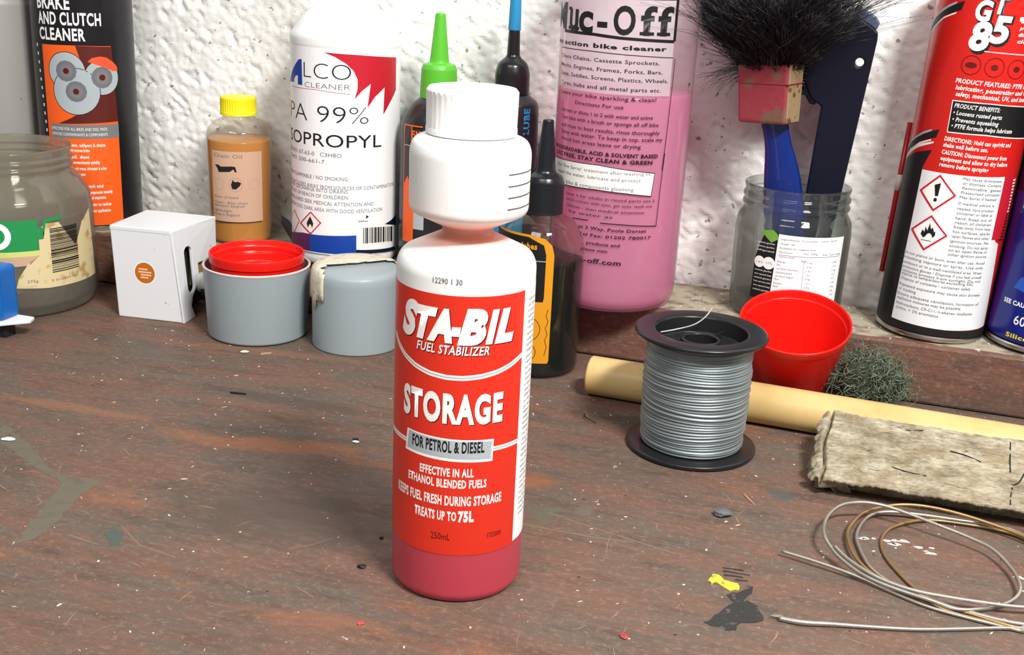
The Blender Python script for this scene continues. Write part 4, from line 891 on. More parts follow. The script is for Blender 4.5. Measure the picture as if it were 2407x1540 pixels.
for dz in (0, 72):
    pr.poly([(-50, 107+dz), (-39.3, 115+dz), (-28, 121.5+dz), (-16.9, 126+dz), (-18, 121+dz), (-30, 116.5+dz), (-40.3, 109.3+dz), (-50, 103+dz)], 'k', .035)
    pr.poly([(-50, 108.5+dz), (-39.3, 116.5+dz), (-28, 122.7+dz), (-22, 125.2+dz), (-22, 124+dz), (-28, 121.2+dz), (-39.3, 115+dz), (-50, 107+dz)], 's', .04)
    pr.poly([(-50, 103+dz), (-40.3, 109.3+dz), (-30, 116+dz), (-21, 119.5+dz), (-21, 118.6+dz), (-30, 115+dz), (-40.3, 108+dz), (-50, 101.8+dz)], 'w', .04)
pr.poly([(-24.4, 8.8), (-23.2, 101.2), (27.6, 103), (31.5, 64), (36, 62), (44, 9.2), (10, 8.6)], 'p', .05)
for it in GCAN:
    if it[0] == 't' and it[1] in 'GT85': pr.text(it[1], it[2]+.7, it[3]+1.2, it[4]-1.0, it[5]-.2, 'k', .075, it[8], lift=.07)
GC = []
for it in GCAN:
    if it[0] == 't' and it[1] in 'GT85': GC.append(it[:7]+(.045, it[8]))
    else: GC.append(it)
pr.items(GC, .075)
for s in (-6.35, 6.3, 18.9): pr.disc(s, 163.9, 5.4, 'd', .08, 5.0); pr.disc(s, 163.9, 1.6, 'd', .08, ex=2.0 if s < 0 else 1.2)
for i in range(20): pr.rect(35.5, 41, 64+i*1.9, 65+i*1.9, 'k' if i < 9 else 'w', .19)
for i in range(4): pr.text(['lubricates', 'protects all', 'displaces', 'cleans'][i], 15.5, 28, 189-i*3.6, 191-i*3.6, 'w', .04, .2)
pr.build(t, dict(INK, r=INK['r'], p=mat('white_can_panel', '#e4e6e8', .3)), 32.0, ph, {'k': 'black_print', 'w': 'white_lettering', 's': 'silver_stripes', 'p': 'white_panel', 'g': 'small_print', 'r': 'red_diamonds', 'd': 'round_icons'})
a = ph-1.66; q = .0340
tube('straw', [(q*math.cos(a), q*math.sin(a), z) for z in (.030, .075, .124)], .0016, mat('red_straw_plastic', '#a81820', .35), t, 10, spline=False)
tube('straw_tape', [(q*math.cos(a), q*math.sin(a), z) for z in (.082, .092)], .0019, mat('clear_tape', '#cfc9bf', .4), t, 10, spline=False)
X, Y = .1094, .7500; t = thing('blue_spray_can', (X, Y, LEDGE_Z), 'dark blue aerosol can reading 600 at the right edge', 'aerosol can'); t.location.z += .0322*math.sin(tl); t.rotation_euler = (0, tl, 0)
lathe('body', rnd([(.0305, .003), (.0316, .0045), (.0322, .006), (.0322, .206), (.0295, .216), (.020, .222), (0, .223)], .001), mat('blue_can_print', '#14207a', .25, spec=.5), t, 96)
can_base(t, .0322)
pr = Print(); pr.items(BCAN); pr.rect(-50, 50, 92, 205, 'n', .02); pr.disc(-8, 120, 9, 'r', .05)
pr.build(t, dict(INK, b=mat('bright_blue_ink', '#1f55b8', .4), n=mat('violet_black_ink', '#140f2e', .35)), 32.2, facing(X, Y), {'w': 'white_lettering', 'w2': 'white_lettering', 'y': 'yellow_lettering', 'b': 'blue_patch', 'n': 'dark_band', 'r': 'red_spot'})

# ------------------------------------------------------------------ left: big jar, blue piece, white box
X, Y = -.5698, .6560; t = thing('large_jar', (X, Y, 0), 'large dirty glass jar with torn green and cream label', 'jar')
JG = clear_mat('dirty_jar_glass', '#e9e6dc', '#cfcabc', .24, .06, 1.0, .45)
lathe('glass', rnd([(0, .004), (.044, .003), (.049, 0), (.0525, .0015), (.0550, .008), (.0556, .018), (.0552, .066), (.0535, .078), (.0470, .0895), (.0425, .0935), (.0420, .0955), (.0438, .0970), (.0438, .0985), (.0420, .1000), (.0438, .1018), (.0438, .1032), (.0420, .1048), (.0435, .1090), (.0430, .1105), (.0405, .1105), (.0398, .097), (.0448, .087), (.0512, .076), (.0526, .066), (.0530, .018), (.050, .0075), (0, .008)], .0015, 3), JG, t, 96, ang=70)
pr = Print(); pr.poly([(-60, 47.8), (16, 47.8), (16.2, 68.6), (-60, 69.2)], 'e', .06); pr.poly([(16.4, 55), (19.5, 55), (19.8, 68), (34, 69.5), (34, 67), (22, 66), (21, 62), (16.6, 64)], 'e', .07)
pr.poly([(-60, 44.5), (16.3, 44.2), (16.3, 47.8), (-60, 47.8)], 'y', .06)
pr.poly([(9, 40), (16.3, 44), (16.4, 62), (22, 65.5), (31, 65), (40, 52), (44, 47), (52, 62), (63, 69), (64, 58), (66, 40), (68, 20.5), (45, 20.6), (21, 21), (0, 23), (2, 30)], 'p', .05)
pr.poly([(-60, 36), (9, 38), (16.3, 44.2), (-60, 44.5)], 'q', .05)
pr.bars(31, 61.5, 24, 46, 'k', 5, horizontal=True, lift=.09)
pr.disc(-9.8, 58.6, 9.2, 'w', .09, 5.4, ex=1.0); pr.disc(-25, 58.6, 8.8, 'w', .09, 5.2)
pr.text('5 010459 001', 23, 44, 25, 26.6, 'x'); pr.text('275g', 7, 14, 26, 28, 'x')
for z in (52, 49, 46, 43, 40): pr.rect(52, 55, z, z+1.2, 'y', .09)
pr.build(t, dict(INK, e=mat('green_label_paper', '#1f8f4c', .5), p=mat('cream_label_paper', '#dcc99c', .6, speck=(120, .56, '#b99a62', .1)), y=mat('lime_label_line', '#cfd47c', .55), q=mat('rose_label_paper', '#c9a58a', .6)), 55.6, facing(X, Y), {'e': 'green_label', 'p': 'torn_cream_label', 'k': 'barcode', 'w': 'white_lettering', 'x': 'small_print', 'y': 'lime_line', 'q': 'rose_band'})
t = thing('blue_plastic_piece', (-.5340, .5905, 0), 'blue plastic piece on a white base cut off by left edge', 'plastic part')
box('blue_block', (-.03, -.012, .0120), (.0175, .006, .0470), mat('bright_blue_plastic', '#0a5fb0', .3), t, bevel=.003, seg=4)
V = [(-.034, -.016, .001), (.018, -.016, .001), (.0325, -.001, .001), (.030, .006, .001), (-.034, .006, .001)]
prism('white_base', [(x, y) for x, y, z in V], .0022, mat('white_base_plastic', '#e6e8ee', .4), t, loc=(-.002, 0, .0100), bevel=.0006)
for x in (-.025, .012): box('foot', (x-.004, -.008, 0), (x+.004, .002, .0105), DK, t, bevel=.0006)
# white slotted box
t = thing('white_plastic_box', (-.461, .680, 0), 'white plastic box with side slot and round orange sticker', 'box', rz=math.radians(6))
WB = mat('white_box_plastic', '#e3e4e6', .35, spec=.45, speck=(260, .72, '#8a8a8c', .02)); HW, HD, HT = .0245, .0255, .064
def hexa(name, c8, m, bev=.0014, parent=None):
    bm = bmesh.new(); v = [bm.verts.new(p) for p in c8]
    for f in ((0, 3, 2, 1), (4, 5, 6, 7), (0, 1, 5, 4), (1, 2, 6, 5), (2, 3, 7, 6), (3, 0, 4, 7)): bm.faces.new([v[i] for i in f])
    bmesh.ops.bevel(bm, geom=bm.edges[:], offset=bev, segments=3, affect='EDGES', profile=.5); return addbm(name, bm, m, parent, False)
w_ = .0022
hexa('front_panel', [(-HW, -HD, 0), (HW, -HD, 0), (HW, -HD+w_, 0), (-HW, -HD+w_, 0), (-HW-.003, -HD, HT), (HW-.0075, -HD, HT), (HW-.0075, -HD+w_, HT), (-HW-.003, -HD+w_, HT)], WB, .0009, t)
hexa('left_panel', [(-HW+.0002, -HD+.0010, 0), (-HW+w_, -HD+.0010, 0), (-HW+w_, HD, 0), (-HW+.0002, HD, 0), (-HW-.0026, -HD+.0010, HT-.001), (-HW+w_-.0026, -HD+.0010, HT-.001), (-HW+w_-.0026, HD, HT-.001), (-HW-.0026, HD, HT-.001)], WB, .0004, t)
prism('lid', [(-HW-.0030, -HD-.0002), (HW-.0073, -HD-.0002), (HW+.0007, HD), (-HW-.0030, HD)], .0032, WB, t, loc=(0, 0, HT-.0030), bevel=.0007)
# right side: slotted panel with the lower rear corner cut away; outline in (depth, height)
sl = [(-.0100+.0047*math.cos(a_), (.0455 if math.sin(a_) > 0 else .0225)+.0047*math.sin(a_)) for a_ in [6.2832*i/20 for i in range(20)]]
so = prism('slotted_side', [(-.0255, 0), (-.009, 0), (-.0125, .009), (-.0095, .0150), (-.003, .0205), (.001, .0225), (.001, .036), (.0255, .036), (.0255, .0635), (-.0255, .0635)], .0022, WB, t, holes=[sl], bevel=.0005, axis='Y')
for v in so.data.vertices:
    d_, th_, z_ = v.co; v.co = (HW-.0075*(z_/HT)*(1-(d_+HD)/(2*HD))+.0005*z_/HT-th_, d_, z_)
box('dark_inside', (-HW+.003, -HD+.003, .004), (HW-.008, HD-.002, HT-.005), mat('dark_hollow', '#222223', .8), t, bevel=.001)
box('inner_board', (HW-.0075, -.002, .020), (HW-.004, HD-.003, .040), mat('khaki_board', '#8d7a4a', .6), t, bevel=.0005)
bs = lathe('round_boss', rnd([(0, 0), (.007, 0), (.007, .012), (.005, .014), (0, .014)], .001), mat('grey_white_plastic', '#bfc0bd', .45), t, 32); bs.rotation_euler = (0, math.radians(90), 0); bs.location = (HW-.003, .004, .0215)
bs = lathe('boss_ring', rnd([(.0045, 0), (.0078, 0), (.0078, .004), (.0045, .004)], .0005), DK, t, 32); bs.rotation_euler = (0, math.radians(90), 0); bs.location = (HW+.001, .005, .0165)
pr = Print(); pr.disc(0, 0, 8.2, 'w', .03); pr.disc(0, 0, 7.3, 'o', .05); 
for z_, a_, b_ in ((2.6, -4.4, 2.2), (.6, -4.8, 4.9), (-1.3, -3.0, 4.6), (-3.2, -3.2, 2.6)): pr.rect(a_, b_, z_-.55, z_+.55, 'q', .08)
def onfront(s, z, lift): return (-.0032+s*.001, -HD-.00002-lift/1000, .0330+z/1000)
pr.build(t, dict(INK, o=mat('orange_sticker', '#c06a22', .4)), None, 0, {'w': 'sticker_edge', 'o': 'orange_sticker', 'q': 'worn_lettering'}, fn=onfront)

# ------------------------------------------------------------------ grey cups, red caps
GC_ = mat('grey_cup_plastic', '#95a0a4', .38, spec=.4, speck=(170, .76, '#4c5052', .02))
X, Y = -.3813, .6636; t = thing('grey_cup', (X, Y, 0), 'grey plastic cup standing upright with a red cap inside', 'cup')
lathe('body', rnd([(0, 0), (.0305, 0), (.0326, .0012), (.0348, .0468), (.0350, .0478), (.0344, .0482), (.0336, .0478), (.0314, .003), (0, .0026)], .0012), GC_, t, 96)
lathe('rim_edge', [(.0350, .0472), (.0352, .0480), (.0345, .0486), (.0336, .0480)], mat('pale_rim', '#d9c9c6', .4), t, 96)
RP = mat('bright_red_plastic', '#e01c14', .3, spec=.4, sss=.1)
t = thing('red_cap', (X+.0002, Y, .0030), 'bright red shallow cap nested inside the left grey cup', 'tub')  # a red cap set open side up in the cup
lathe('shell', rnd([(0, .0385), (.0262, .0385), (.0272, .0395), (.0276, .0445), (.0284, .0452), (.0286, .0490), (.0292, .0498), (.0298, .0530), (.0306, .0534), (.0310, .0525), (.0308, .0470), (.0300, .0465), (.0298, .0400), (.0292, .0), (.028, 0), (.0275, .036), (0, .0365)], .0006), RP, t, 96)
lathe('inner_ring', [(.0284, .0452), (.0278, .0460), (.0274, .0452), (.0278, .0446)], RP, t, 96)
X, Y = -.3128, .6721; t = thing('upturned_grey_cup', (X, Y, 0), 'upturned grey plastic cup with dried cream glue on top', 'cup')
gp = rnd([(.0278, .0008), (.0283, 0), (.0289, .0008), (.0292, .0465), (.0284, .0505), (.0255, .0528), (0, .0532)], .0025, 4)
lathe('body', gp, GC_, t, 96)
prof = [(.0296, .028), (.0296, .034), (.0296, .040), (.0296, .0455), (.0292, .0490), (.0282, .0518), (.0260, .0537), (.021, .0543), (.014, .0544), (.007, .0544), (.0002, .0544)]
V, F = lathe_data(prof, 72); ph = facing(X, Y); r = random.Random(4); keep = []
cdv = Vector((math.cos(ph), math.sin(ph), 0)); rgt = Vector((-math.sin(ph), math.cos(ph), 0))
for f in F:
    c = sum((Vector(V[i]) for i in f), Vector())/len(f); u, v = c.dot(rgt), c.dot(cdv)
    top = c.z > .050 and v < .006-.35*(u+.02)+r.uniform(-.0012, .0012) and v < .016
    back = c.z > .044 and v < -.012
    drip = u < -.021 and v > .004 and v < .020 and c.z > .030+.4*abs(v-.012)+.25*max(0, u+.027)
    if top or back or drip: keep.append(f)
go = add('dried_glue', V, keep, mat('dried_cream_glue', '#cfc8b4', .5, bump=(260, .5, .0012), speck=(160, .55, '#b5ab92', .12)), t); md = go.modifiers.new('thick', 'SOLIDIFY'); md.thickness = .0008; md.offset = 1

# ------------------------------------------------------------------ dropper bottle behind the main bottle
X, Y = -.1914, .6800; t = thing('dropper_bottle', (X, Y, 0), 'clear dropper bottle of dark lubricant with black cap and amber label', 'bottle')
lathe('dark_liquid', rnd([(0, .001), (.0240, .001), (.0262, .004), (.0262, .074), (0, .074)], .002), mat('black_green_lube', '#071013', .12, spec=.5), t, 64)
lathe('shell', rnd([(0, 0), (.0245, 0), (.0268, .003), (.0268, .076), (.0255, .086), (.0205, .0955), (.0125, .0995), (.0108, .1005), (.0108, .104)], .004, 5), clear_mat('grey_clear_plastic', '#efece2', '#b9b3a4', .035, .05), t, 64)
lathe('cap', rnd([(.0112, .1005), (.0121, .1008), (.0121, .1012), (.0119, .1018), (.0119, .1200), (.0105, .1232), (.0072, .1250), (.0064, .1262), (.0060, .1275), (.0033, .1565), (.0028, .1572), (0, .1573)], .0008, 3), mat('satin_black_cap', '#1a1c20', .25, spec=.5), t, 48)
pr = Print(); pr.poly([(-40, 11), (7.5, 11), (8.2, 13), (8.2, 80), (6.5, 86), (2, 90), (-8, 92), (-40, 93)], 'a', .04)
pr.poly([(-40, 50.5), (2.6, 50.5), (3.2, 53), (3.2, 80), (1.5, 86), (-8, 90.5), (-40, 91.5)], 'k', .07); pr.line([(-40, 76.5), (3.2, 76)], .5, 's', .09)
pr.items(DROP, .1); pr.disc(-6, 33, 8, 'd', .08, 7.6); pr.disc(-6, 18, 6, 'd', .08, 5.6)
pr.line([(6.3, 46), (5.2, 42), (6.6, 38), (5.1, 34), (6.5, 30), (5.0, 26), (6.4, 22), (5.2, 16)], .4, 'd')
pr.build(t, INK, 26.85, facing(X, Y), {'a': 'amber_label', 'k': 'black_panel', 's': 'silver_line', 'd': 'line_drawing'})

# ------------------------------------------------------------------ wire spool
X, Y = -.0765, .5937; t = thing('wire_spool', (X, Y, 0), 'black plastic spool wound with grey steel wire', 'spool')
BP = mat('black_spool_plastic', '#1d1d1f', .3, spec=.5, bump=(400, .15, .0004))
lathe('bottom_flange', rnd([(0, .0002), (.0335, 0), (.0350, .0006), (.0350, .0024), (.0338, .0030), (.027, .0032), (.012, .0034)], .0006), BP, t, 96)
lathe('top_flange', rnd([(.0262, .0634), (.0338, .0640), (.0352, .0648), (.0352, .0662), (.0340, .0670), (.0252, .0668), (.0242, .0660), (.0238, .0575), (.0110, .0560)], .0006), BP, t, 96)
lathe('hub', rnd([(.0085, .045), (.0085, .0615), (.0096, .0622), (.0106, .0615), (.0108, .0555), (.0108, .004)], .0004), BP, t, 64)
for k in range(3): 
    a_ = 1.2+k*2.094; b_ = box('spoke', (.0102, -.0006, .055), (.0240, .0006, .0605), BP, t, bevel=.0003); b_.rotation_euler = (0, 0, a_)
WIRE = mat('galvanised_wire', '#8f999c', .42, metal=.6, bump=(1500, .25, .0002))
turns = 41; zt0, zt1 = .0036, .0632; k = 6; seg = 120; V = []; F = []; r = random.Random(12); off = [r.uniform(-.00045, .00045) for _ in range(turns)]; ph_ = [r.uniform(0, 6.28) for _ in range(turns)]; tilt = [r.uniform(-.0005, .0005) for _ in range(turns)]
pit = (zt1-zt0)/turns; rows = turns*k+1
for i in range(seg):
    a_ = 6.28318*i/seg
    for j in range(rows):
        tn = min(j//k, turns-1); u = (j-tn*k)/k
        bul = math.sqrt(max(0, 1-(2*u-1)**2))
        z = zt0+(tn+u)*pit+(tilt[tn]*math.sin(a_+ph_[tn]) if 0 < tn < turns-1 else 0)+.0004*math.sin(2*a_+tn*.4)*(1 if 2 < tn < turns-3 else 0)
        R_ = .0266+bul*.00085+off[tn]+(.0011*math.sin(math.pi*(tn/turns))**.5)
        V.append((R_*math.cos(a_), R_*math.sin(a_), z))
for i in range(seg):
    j2 = (i+1) % seg
    for j in range(rows-1): F.append((i*rows+j, j2*rows+j, j2*rows+j+1, i*rows+j+1))
add('wound_wire', V, F, WIRE, t)
tube('loose_wire_end', [(-.0195, -.0145, .0668), (-.012, -.0115, .0685), (-.004, -.004, .0700), (.0005, .006, .0722), (.003, .014, .0760)], .00045, mat('bright_wire', '#d2d2ce', .3, metal=.8), t, 6)

# ------------------------------------------------------------------ red cup, tube, steel wool, block
ax = Vector((.02, -math.sin(math.radians(19)), math.cos(math.radians(19)))).normalized()
t = thing('red_cup', (-.0342, .6935, .0084), 'bright red plastic cup tipped forward behind the spool', 'cup'); t.rotation_euler = ax.to_track_quat('Z', 'Y').to_euler()
lathe('shell', rnd([(0, 0), (.0205, 0), (.0218, .0008), (.0312, .0420), (.0316, .0422), (.0326, .0465), (.0326, .0475), (.0318, .0478), (.0312, .0470), (.0303, .0430), (.0296, .0424), (.0208, .0022), (0, .0016)], .0006), RP, t, 96)
A_, B_ = Vector((-.1478, .6480, .0117)), Vector((.20, .6335, .0117)); d_ = (B_-A_)
t = thing('wooden_rod', (A_.x, A_.y, 0), 'pale yellow wooden rod lying along the bench behind the spool', 'rod', rz=math.atan2(d_.y, d_.x))
ro = lathe('rod', rnd([(0, 0), (.0108, 0), (.0117, .0010), (.0117, d_.length-.001), (.0108, d_.length), (0, d_.length)], .0012, 4), mat('pale_varnished_wood', '#cfb178', .38, spec=.35, speck=(22, .5, '#bf9a5c', .25), bump=(120, .1, .0005)), t, 64); ro.rotation_euler = (0, math.radians(90), 0); ro.location = (0, 0, .0117)
r = random.Random(14); lines = []
for i in range(620):
    th, phi = r.uniform(0, 6.283), math.acos(r.uniform(-.95, 1)); q = r.uniform(.55, 1)**.5
    p = Vector((.0225*q*math.sin(phi)*math.cos(th), .0175*q*math.sin(phi)*math.sin(th), .0195*q*math.cos(phi)+.0195)); d = Vector((r.gauss(0, 1), r.gauss(0, 1), r.gauss(0, 1))).normalized(); axs = Vector((r.gauss(0, 1), r.gauss(0, 1), r.gauss(0, 1))).normalized(); pts = []
    for k in range(9):
        pts.append(Vector((p.x, p.y, max(p.z, .0004)))); d = (Matrix.Rotation(r.uniform(.35, .75), 3, axs) @ d).normalized(); p = p+d*.0019
        axs = (axs+Vector((r.gauss(0, .3), r.gauss(0, .3), r.gauss(0, .3)))).normalized()
    lines.append(pts)
t = thing('scouring_wool', (.0130, .6855, 0), 'tangled green grey wire wool pad beside the red cup', 'wire wool')
so = strands('fibres', lines, .00036, mat('green_grey_fibre', '#6f7a66', .5, metal=.2, spec=.4), t); so['kind'] = 'stuff'
V, F = lathe_data([(.0001, .004), (.010, .005), (.0155, .013), (.016, .022), (.011, .031), (.0001, .034)], 24)
co = add('wool_core', V, F, mat('wool_core_dark', '#39402f', .9, bump=(300, 1, .003)), t); co.scale = (1.15, .85, 1)

# weathered block: a rough wedge, its top falling towards the viewer
t = thing('weathered_wood_block', (-.012, .585, 0), 'rough weathered grey wood offcut lying against the yellow rod', 'wood block')
def block_mat():
    m = bpy.data.materials.new('weathered_timber'); m.use_nodes = True; nt = m.node_tree; N = nt.nodes.new; L = nt.links.new; b = nt.nodes['Principled BSDF']; b.inputs['Roughness'].default_value = .85; b.inputs['Specular IOR Level'].default_value = .2
    tc = N('ShaderNodeTexCoord')
    def noise(sy, scl, det, ro, rot=0):
        mp = N('ShaderNodeMapping'); mp.inputs['Scale'].default_value = (1, sy, sy); mp.inputs['Rotation'].default_value = (0, 0, rot); L(tc.outputs['Object'], mp.inputs[0])
        n = N('ShaderNodeTexNoise'); n.inputs['Scale'].default_value = scl; n.inputs['Detail'].default_value = det; n.inputs['Roughness'].default_value = ro; L(mp.outputs[0], n.inputs['Vector']); return n.outputs[0]
    def ramp(s, *st):
        r = N('ShaderNodeValToRGB'); e = r.color_ramp.elements; e[0].position, e[0].color = st[0]; e[1].position, e[1].color = st[-1]
        for p_, c_ in st[1:-1]: k = e.new(p_); k.color = c_
        L(s, r.inputs[0]); return r.outputs[0]
    def mix(f, a_, c_):
        x = N('ShaderNodeMix'); x.data_type = 'RGBA'; L(f, x.inputs[0]); L(a_, x.inputs[6]); x.inputs[7].default_value = c_; return x.outputs[2]
    K = (0, 0, 0, 1); big = noise(1.6, 55, 8, .7); fine = noise(5, 150, 6, .8); cr = noise(7, 60, 6, .75)
    base = ramp(big, (.34, C('#857861')), (.48, C('#aea28a')), (.62, C('#cbc1aa')))
    base = mix(ramp(noise(1.3, 38, 5, .6), (.54, K), (.66, (.6, .6, .6, 1))), base, C('#8f7a58'))
    base = mix(ramp(fine, (.50, K), (.66, (.75, .75, .75, 1))), base, C('#5d5140'))
    base = mix(ramp(cr, (.60, K), (.68, (.9, .9, .9, 1))), base, C('#2b231a'))
    L(base, b.inputs['Base Color'])
    bp = N('ShaderNodeBump'); bp.inputs['Strength'].default_value = .8; bp.inputs['Distance'].default_value = .0012; L(fine, bp.inputs['Height']); L(bp.outputs[0], b.inputs['Normal']); return m
BM_ = block_mat()
nx, ny = 380, 110; Lx = .235; V = []; F = []; rs = np.random.RandomState(3)
gx, gy = np.meshgrid(np.linspace(0, 1, nx), np.linspace(0, 1, ny), indexing='ij')
edge = .5*vnoise(gx*18, gy*0+3, 7)+.3*vnoise(gx*120, gy*0+5, 27)+.1; fe = .5*vnoise(gx*16, gy*0+9, 8)+.35*vnoise(gx*110, gy*0+6, 28)+.08; le = vnoise(gy*14, gx*0+2, 9)
px = gx*Lx+(1-gx)**14*(.0035*(le-.4)+.006*np.abs(gy-.45)**2)
back = .033+.003*(edge-.5)+.004*np.exp(-((gx-.05)/.03)**2)-.002*np.clip((.02-gx)*50, 0, 1); front = -.029+.003*(fe-.5)+.004*np.clip((.03-gx)*30, 0, 1)
py = front+(back-front)*gy
pz = .0108+.0120*gy+.0010*(vnoise(gx*20, gy*9, 11)-.5)+.0005*(vnoise(gx*40, gy*50, 12)-.5)+.0007*(vnoise(gx*120, gy*45, 15)-.5)+.0006*(vnoise(gx*60+gy*8, gy*100, 16)-.5)-.0008*np.clip((vnoise(gx*26, gy*55, 18)-.72)*6, 0, 1)-.0035*np.clip((.012-gx)*70, 0, 1)
crack = np.abs(px-(.0062+.0009*np.sin(gy*9)+.0004*vnoise(gy*40, gx*0, 33))); pz -= .0055*np.clip(1.3-crack/.0008, 0, 1)
for (cx_, cy_, rr_) in ((.028, .010, .0022), (.0275, .0035, .0013), (.088, .004, .0014), (.105, .013, .0012)): pz -= .003*np.clip(1-np.hypot((px-cx_)/1.6, py-cy_)/rr_, 0, 1)
for y0_, amp in ((-.012, .0011), (.002, .0008), (.016, .0011), (.024, .0008)):
    pz -= amp*np.clip(1-np.abs(py-y0_-.0022*np.sin(px*60+y0_*400))/.0006, 0, 1)*(vnoise(px*90, py*20, 17) > .5)
top = np.stack([px, py, pz], -1).reshape(-1, 3)
V = [tuple(v) for v in top]
idx = lambda i, j: i*ny+j
for i in range(nx-1):
    for j in range(ny-1): F.append((idx(i, j), idx(i+1, j), idx(i+1, j+1), idx(i, j+1)))
ring = [idx(i, 0) for i in range(nx)]+[idx(nx-1, j) for j in range(1, ny)]+[idx(i, ny-1) for i in range(nx-2, -1, -1)]+[idx(0, j) for j in range(ny-2, 0, -1)]
base = len(V)
cen = Vector((Lx/2, .002, 0))
for lev, (sh_, dz) in enumerate(((.0004, .86), (.011, .55), (.015, 0))):
    for k, vi in enumerate(ring):
        p = Vector(V[vi]); q = Vector((p.x-cen.x, p.y-cen.y, 0)); q = Vector((math.copysign(1, q.x)*(1 if abs(q.x) > Lx/2-.012 else 0), math.copysign(1, q.y)*(1 if abs(q.y) > .024 else 0), 0)); q = q.normalized() if q.length else q
        jag = RND.uniform(-.0003, .0003); V.append((p.x-q.x*(sh_+jag), p.y-q.y*(sh_+jag), p.z*dz))
n_ = len(ring)
for lev in range(3):
    a0 = None if lev == 0 else base+(lev-1)*n_; b0 = base+lev*n_
    for k in range(n_):
        k2 = (k+1) % n_
        u0, u1 = (ring[k], ring[k2]) if lev == 0 else (a0+k, a0+k2); F.append((u0, b0+k, b0+k2, u1))
F.append(tuple(base+2*n_+k for k in range(n_)))
add('timber', V, F, BM_, t)
def on_block(x, y):
    i = int(np.clip(x/Lx*(nx-1), 0, nx-1)); j = int(np.argmin(np.abs(py[i]-y))); return (px[i, j], py[i, j], pz[i, j]+.0001)
CR = mat('crack_shadow_line', '#14100c', .9)
for ln in ([(.0975, .030), (.0972, .018), (.0965, .004), (.0968, -.008), (.0955, -.018), (.0950, -.026)], [(.0968, -.008), (.1000, -.006), (.1030, .004), (.1055, .014), (.107, .022)], [(.0415, .028), (.047, .0265), (.054, .0275)], [(.040, -.010), (.048, -.0115), (.057, -.0125)], [(.068, .012), (.076, .010), (.083, .007)]):
    tube('crack', [on_block(*q) for q in ln], .00032, CR, t, 5)
r = random.Random(19)
for k in range(7):                            # splinters standing off the broken end
    y_ = -.018+k*.006+r.uniform(-.002, .002); hgt = r.uniform(.006, .013)
    prism('splinter', [(-.0016-r.uniform(0, .0022), 0), (.0022, 0), (.0012, hgt), (-.0006-r.uniform(0, .001), hgt*.8)], r.uniform(.003, .0055), BM_, t, axis='Y', loc=(.0006+.006*abs(y_-.002)/.02, y_-.002, .0006))

# ------------------------------------------------------------------ coil of wire
CW = mat('steel_cable', '#b9b4aa', .32, metal=.85, bump=(1800, .3, .0002)); CB = mat('tarnished_cable', '#a98a5e', .36, metal=.8, bump=(1800, .3, .0002))
t = thing('wire_coil', (.05, .49, 0), 'loose coil of thin steel cable in front of the wood block', 'wire')
def mm(pts, dz=0): return [(x/1000-.05, y/1000-.49, max(z, 1.0)/1000+dz) for x, y, z in pts]
tube('cable_loop', mm([(-.7, 506.4, 9), (1.3, 518.9, 10), (6.6, 530.3, 10), (15.6, 536.7, 10), (25.7, 539.2, 9), (36.7, 537.2, 8), (50.7, 532.3, 7), (62.8, 527.9, 6), (73.6, 521.4, 5), (80.5, 508.5, 4), (83.1, 494.5, 4), (81.9, 486.1, 3), (77.2, 478.9, 2), (68, 470.6, 2), (57, 465.4, 2), (46, 466.5, 3.2), (38.8, 468.4, 3.2), (27.7, 471.8, 3.4), (18.4, 476, 4), (10.3, 482.6, 5), (5.1, 489, 6), (.9, 495.9, 8)]), .00088, CW, t, 8, closed=True)
tube('cable_run', mm([(5.1, 491, 7.5), (10.3, 484.6, 6.4), (18.4, 477.5, 5.6), (27.7, 473.2, 4.6), (38.8, 470, 4.4), (49.8, 469.6, 4.4), (64.2, 470.6, 4.4), (83.3, 474.3, 4), (101, 484.6, 3), (112, 505, 3)]), .00088, CW, t, 8)
tube('cable_loop', mm([(106.1, 528.1, 4), (88.9, 543, 4), (72.1, 549.5, 5), (55.6, 552.5, 6), (41.3, 552.9, 6), (29.5, 550, 5), (18, 540.4, 4), (13.3, 529.6, 4), (10.3, 517.6, 3), (11.4, 504.8, 3), (14.8, 493.5, 2.6), (21.5, 482.7, 2.2), (30.8, 475.7, 2), (42.6, 469.5, 2), (53.4, 463.9, 1), (67.5, 461.4, 1), (82.2, 460.2, 1), (99.3, 467.8, 2), (112.4, 489.5, 2), (114.5, 516.1, 2)]), .00088, CB, t, 8, closed=True)
tube('cable_loop', mm([(106.8, 521.3, 3), (89.7, 547.2, 2.4), (76.8, 551.6, 3), (60.1, 550.7, 3), (43.3, 549.3, 3), (29.7, 546.9, 3), (21.4, 542.3, 2.4), (16.7, 532.1, 2.2), (14.4, 517.4, 2), (16, 505.9, 1.6), (21.3, 489.4, 1.4), (30.7, 478.2, 1.2), (42.7, 472.6, 1), (57.1, 467.7, 1), (82.5, 463.6, 2), (101.4, 474.5, 2), (112, 497.1, 2)]), .00088, CW, t, 8, closed=True)
tube('cable_loop', mm([(105.7, 526.5, 1.6), (90, 546.2, 1.4), (77.2, 550.9, 1.4), (64.6, 551.1, 1.4), (49.3, 549.1, 1.4), (39.1, 543.3, 1.4), (29.2, 531.4, 1.4), (25.6, 518.4, 1), (27.3, 504.3, 1), (32.9, 490.8, 1), (41.2, 476.8, 1), (50, 469.3, 1), (64.2, 465, 1), (82.4, 461.9, 1), (99.6, 470.8, 1), (110.4, 501.2, 1)]), .00078, CB, t, 8, closed=True)
tube('cable_end', mm([(-17, 485.6, 3), (-1.1, 481.6, 3), (16.2, 476.6, 2.4), (27.8, 472.4, 1.2), (42.6, 465.6, 1), (56.9, 462.3, 1), (82.2, 459.4, 1)]), .00078, CW, t, 8)
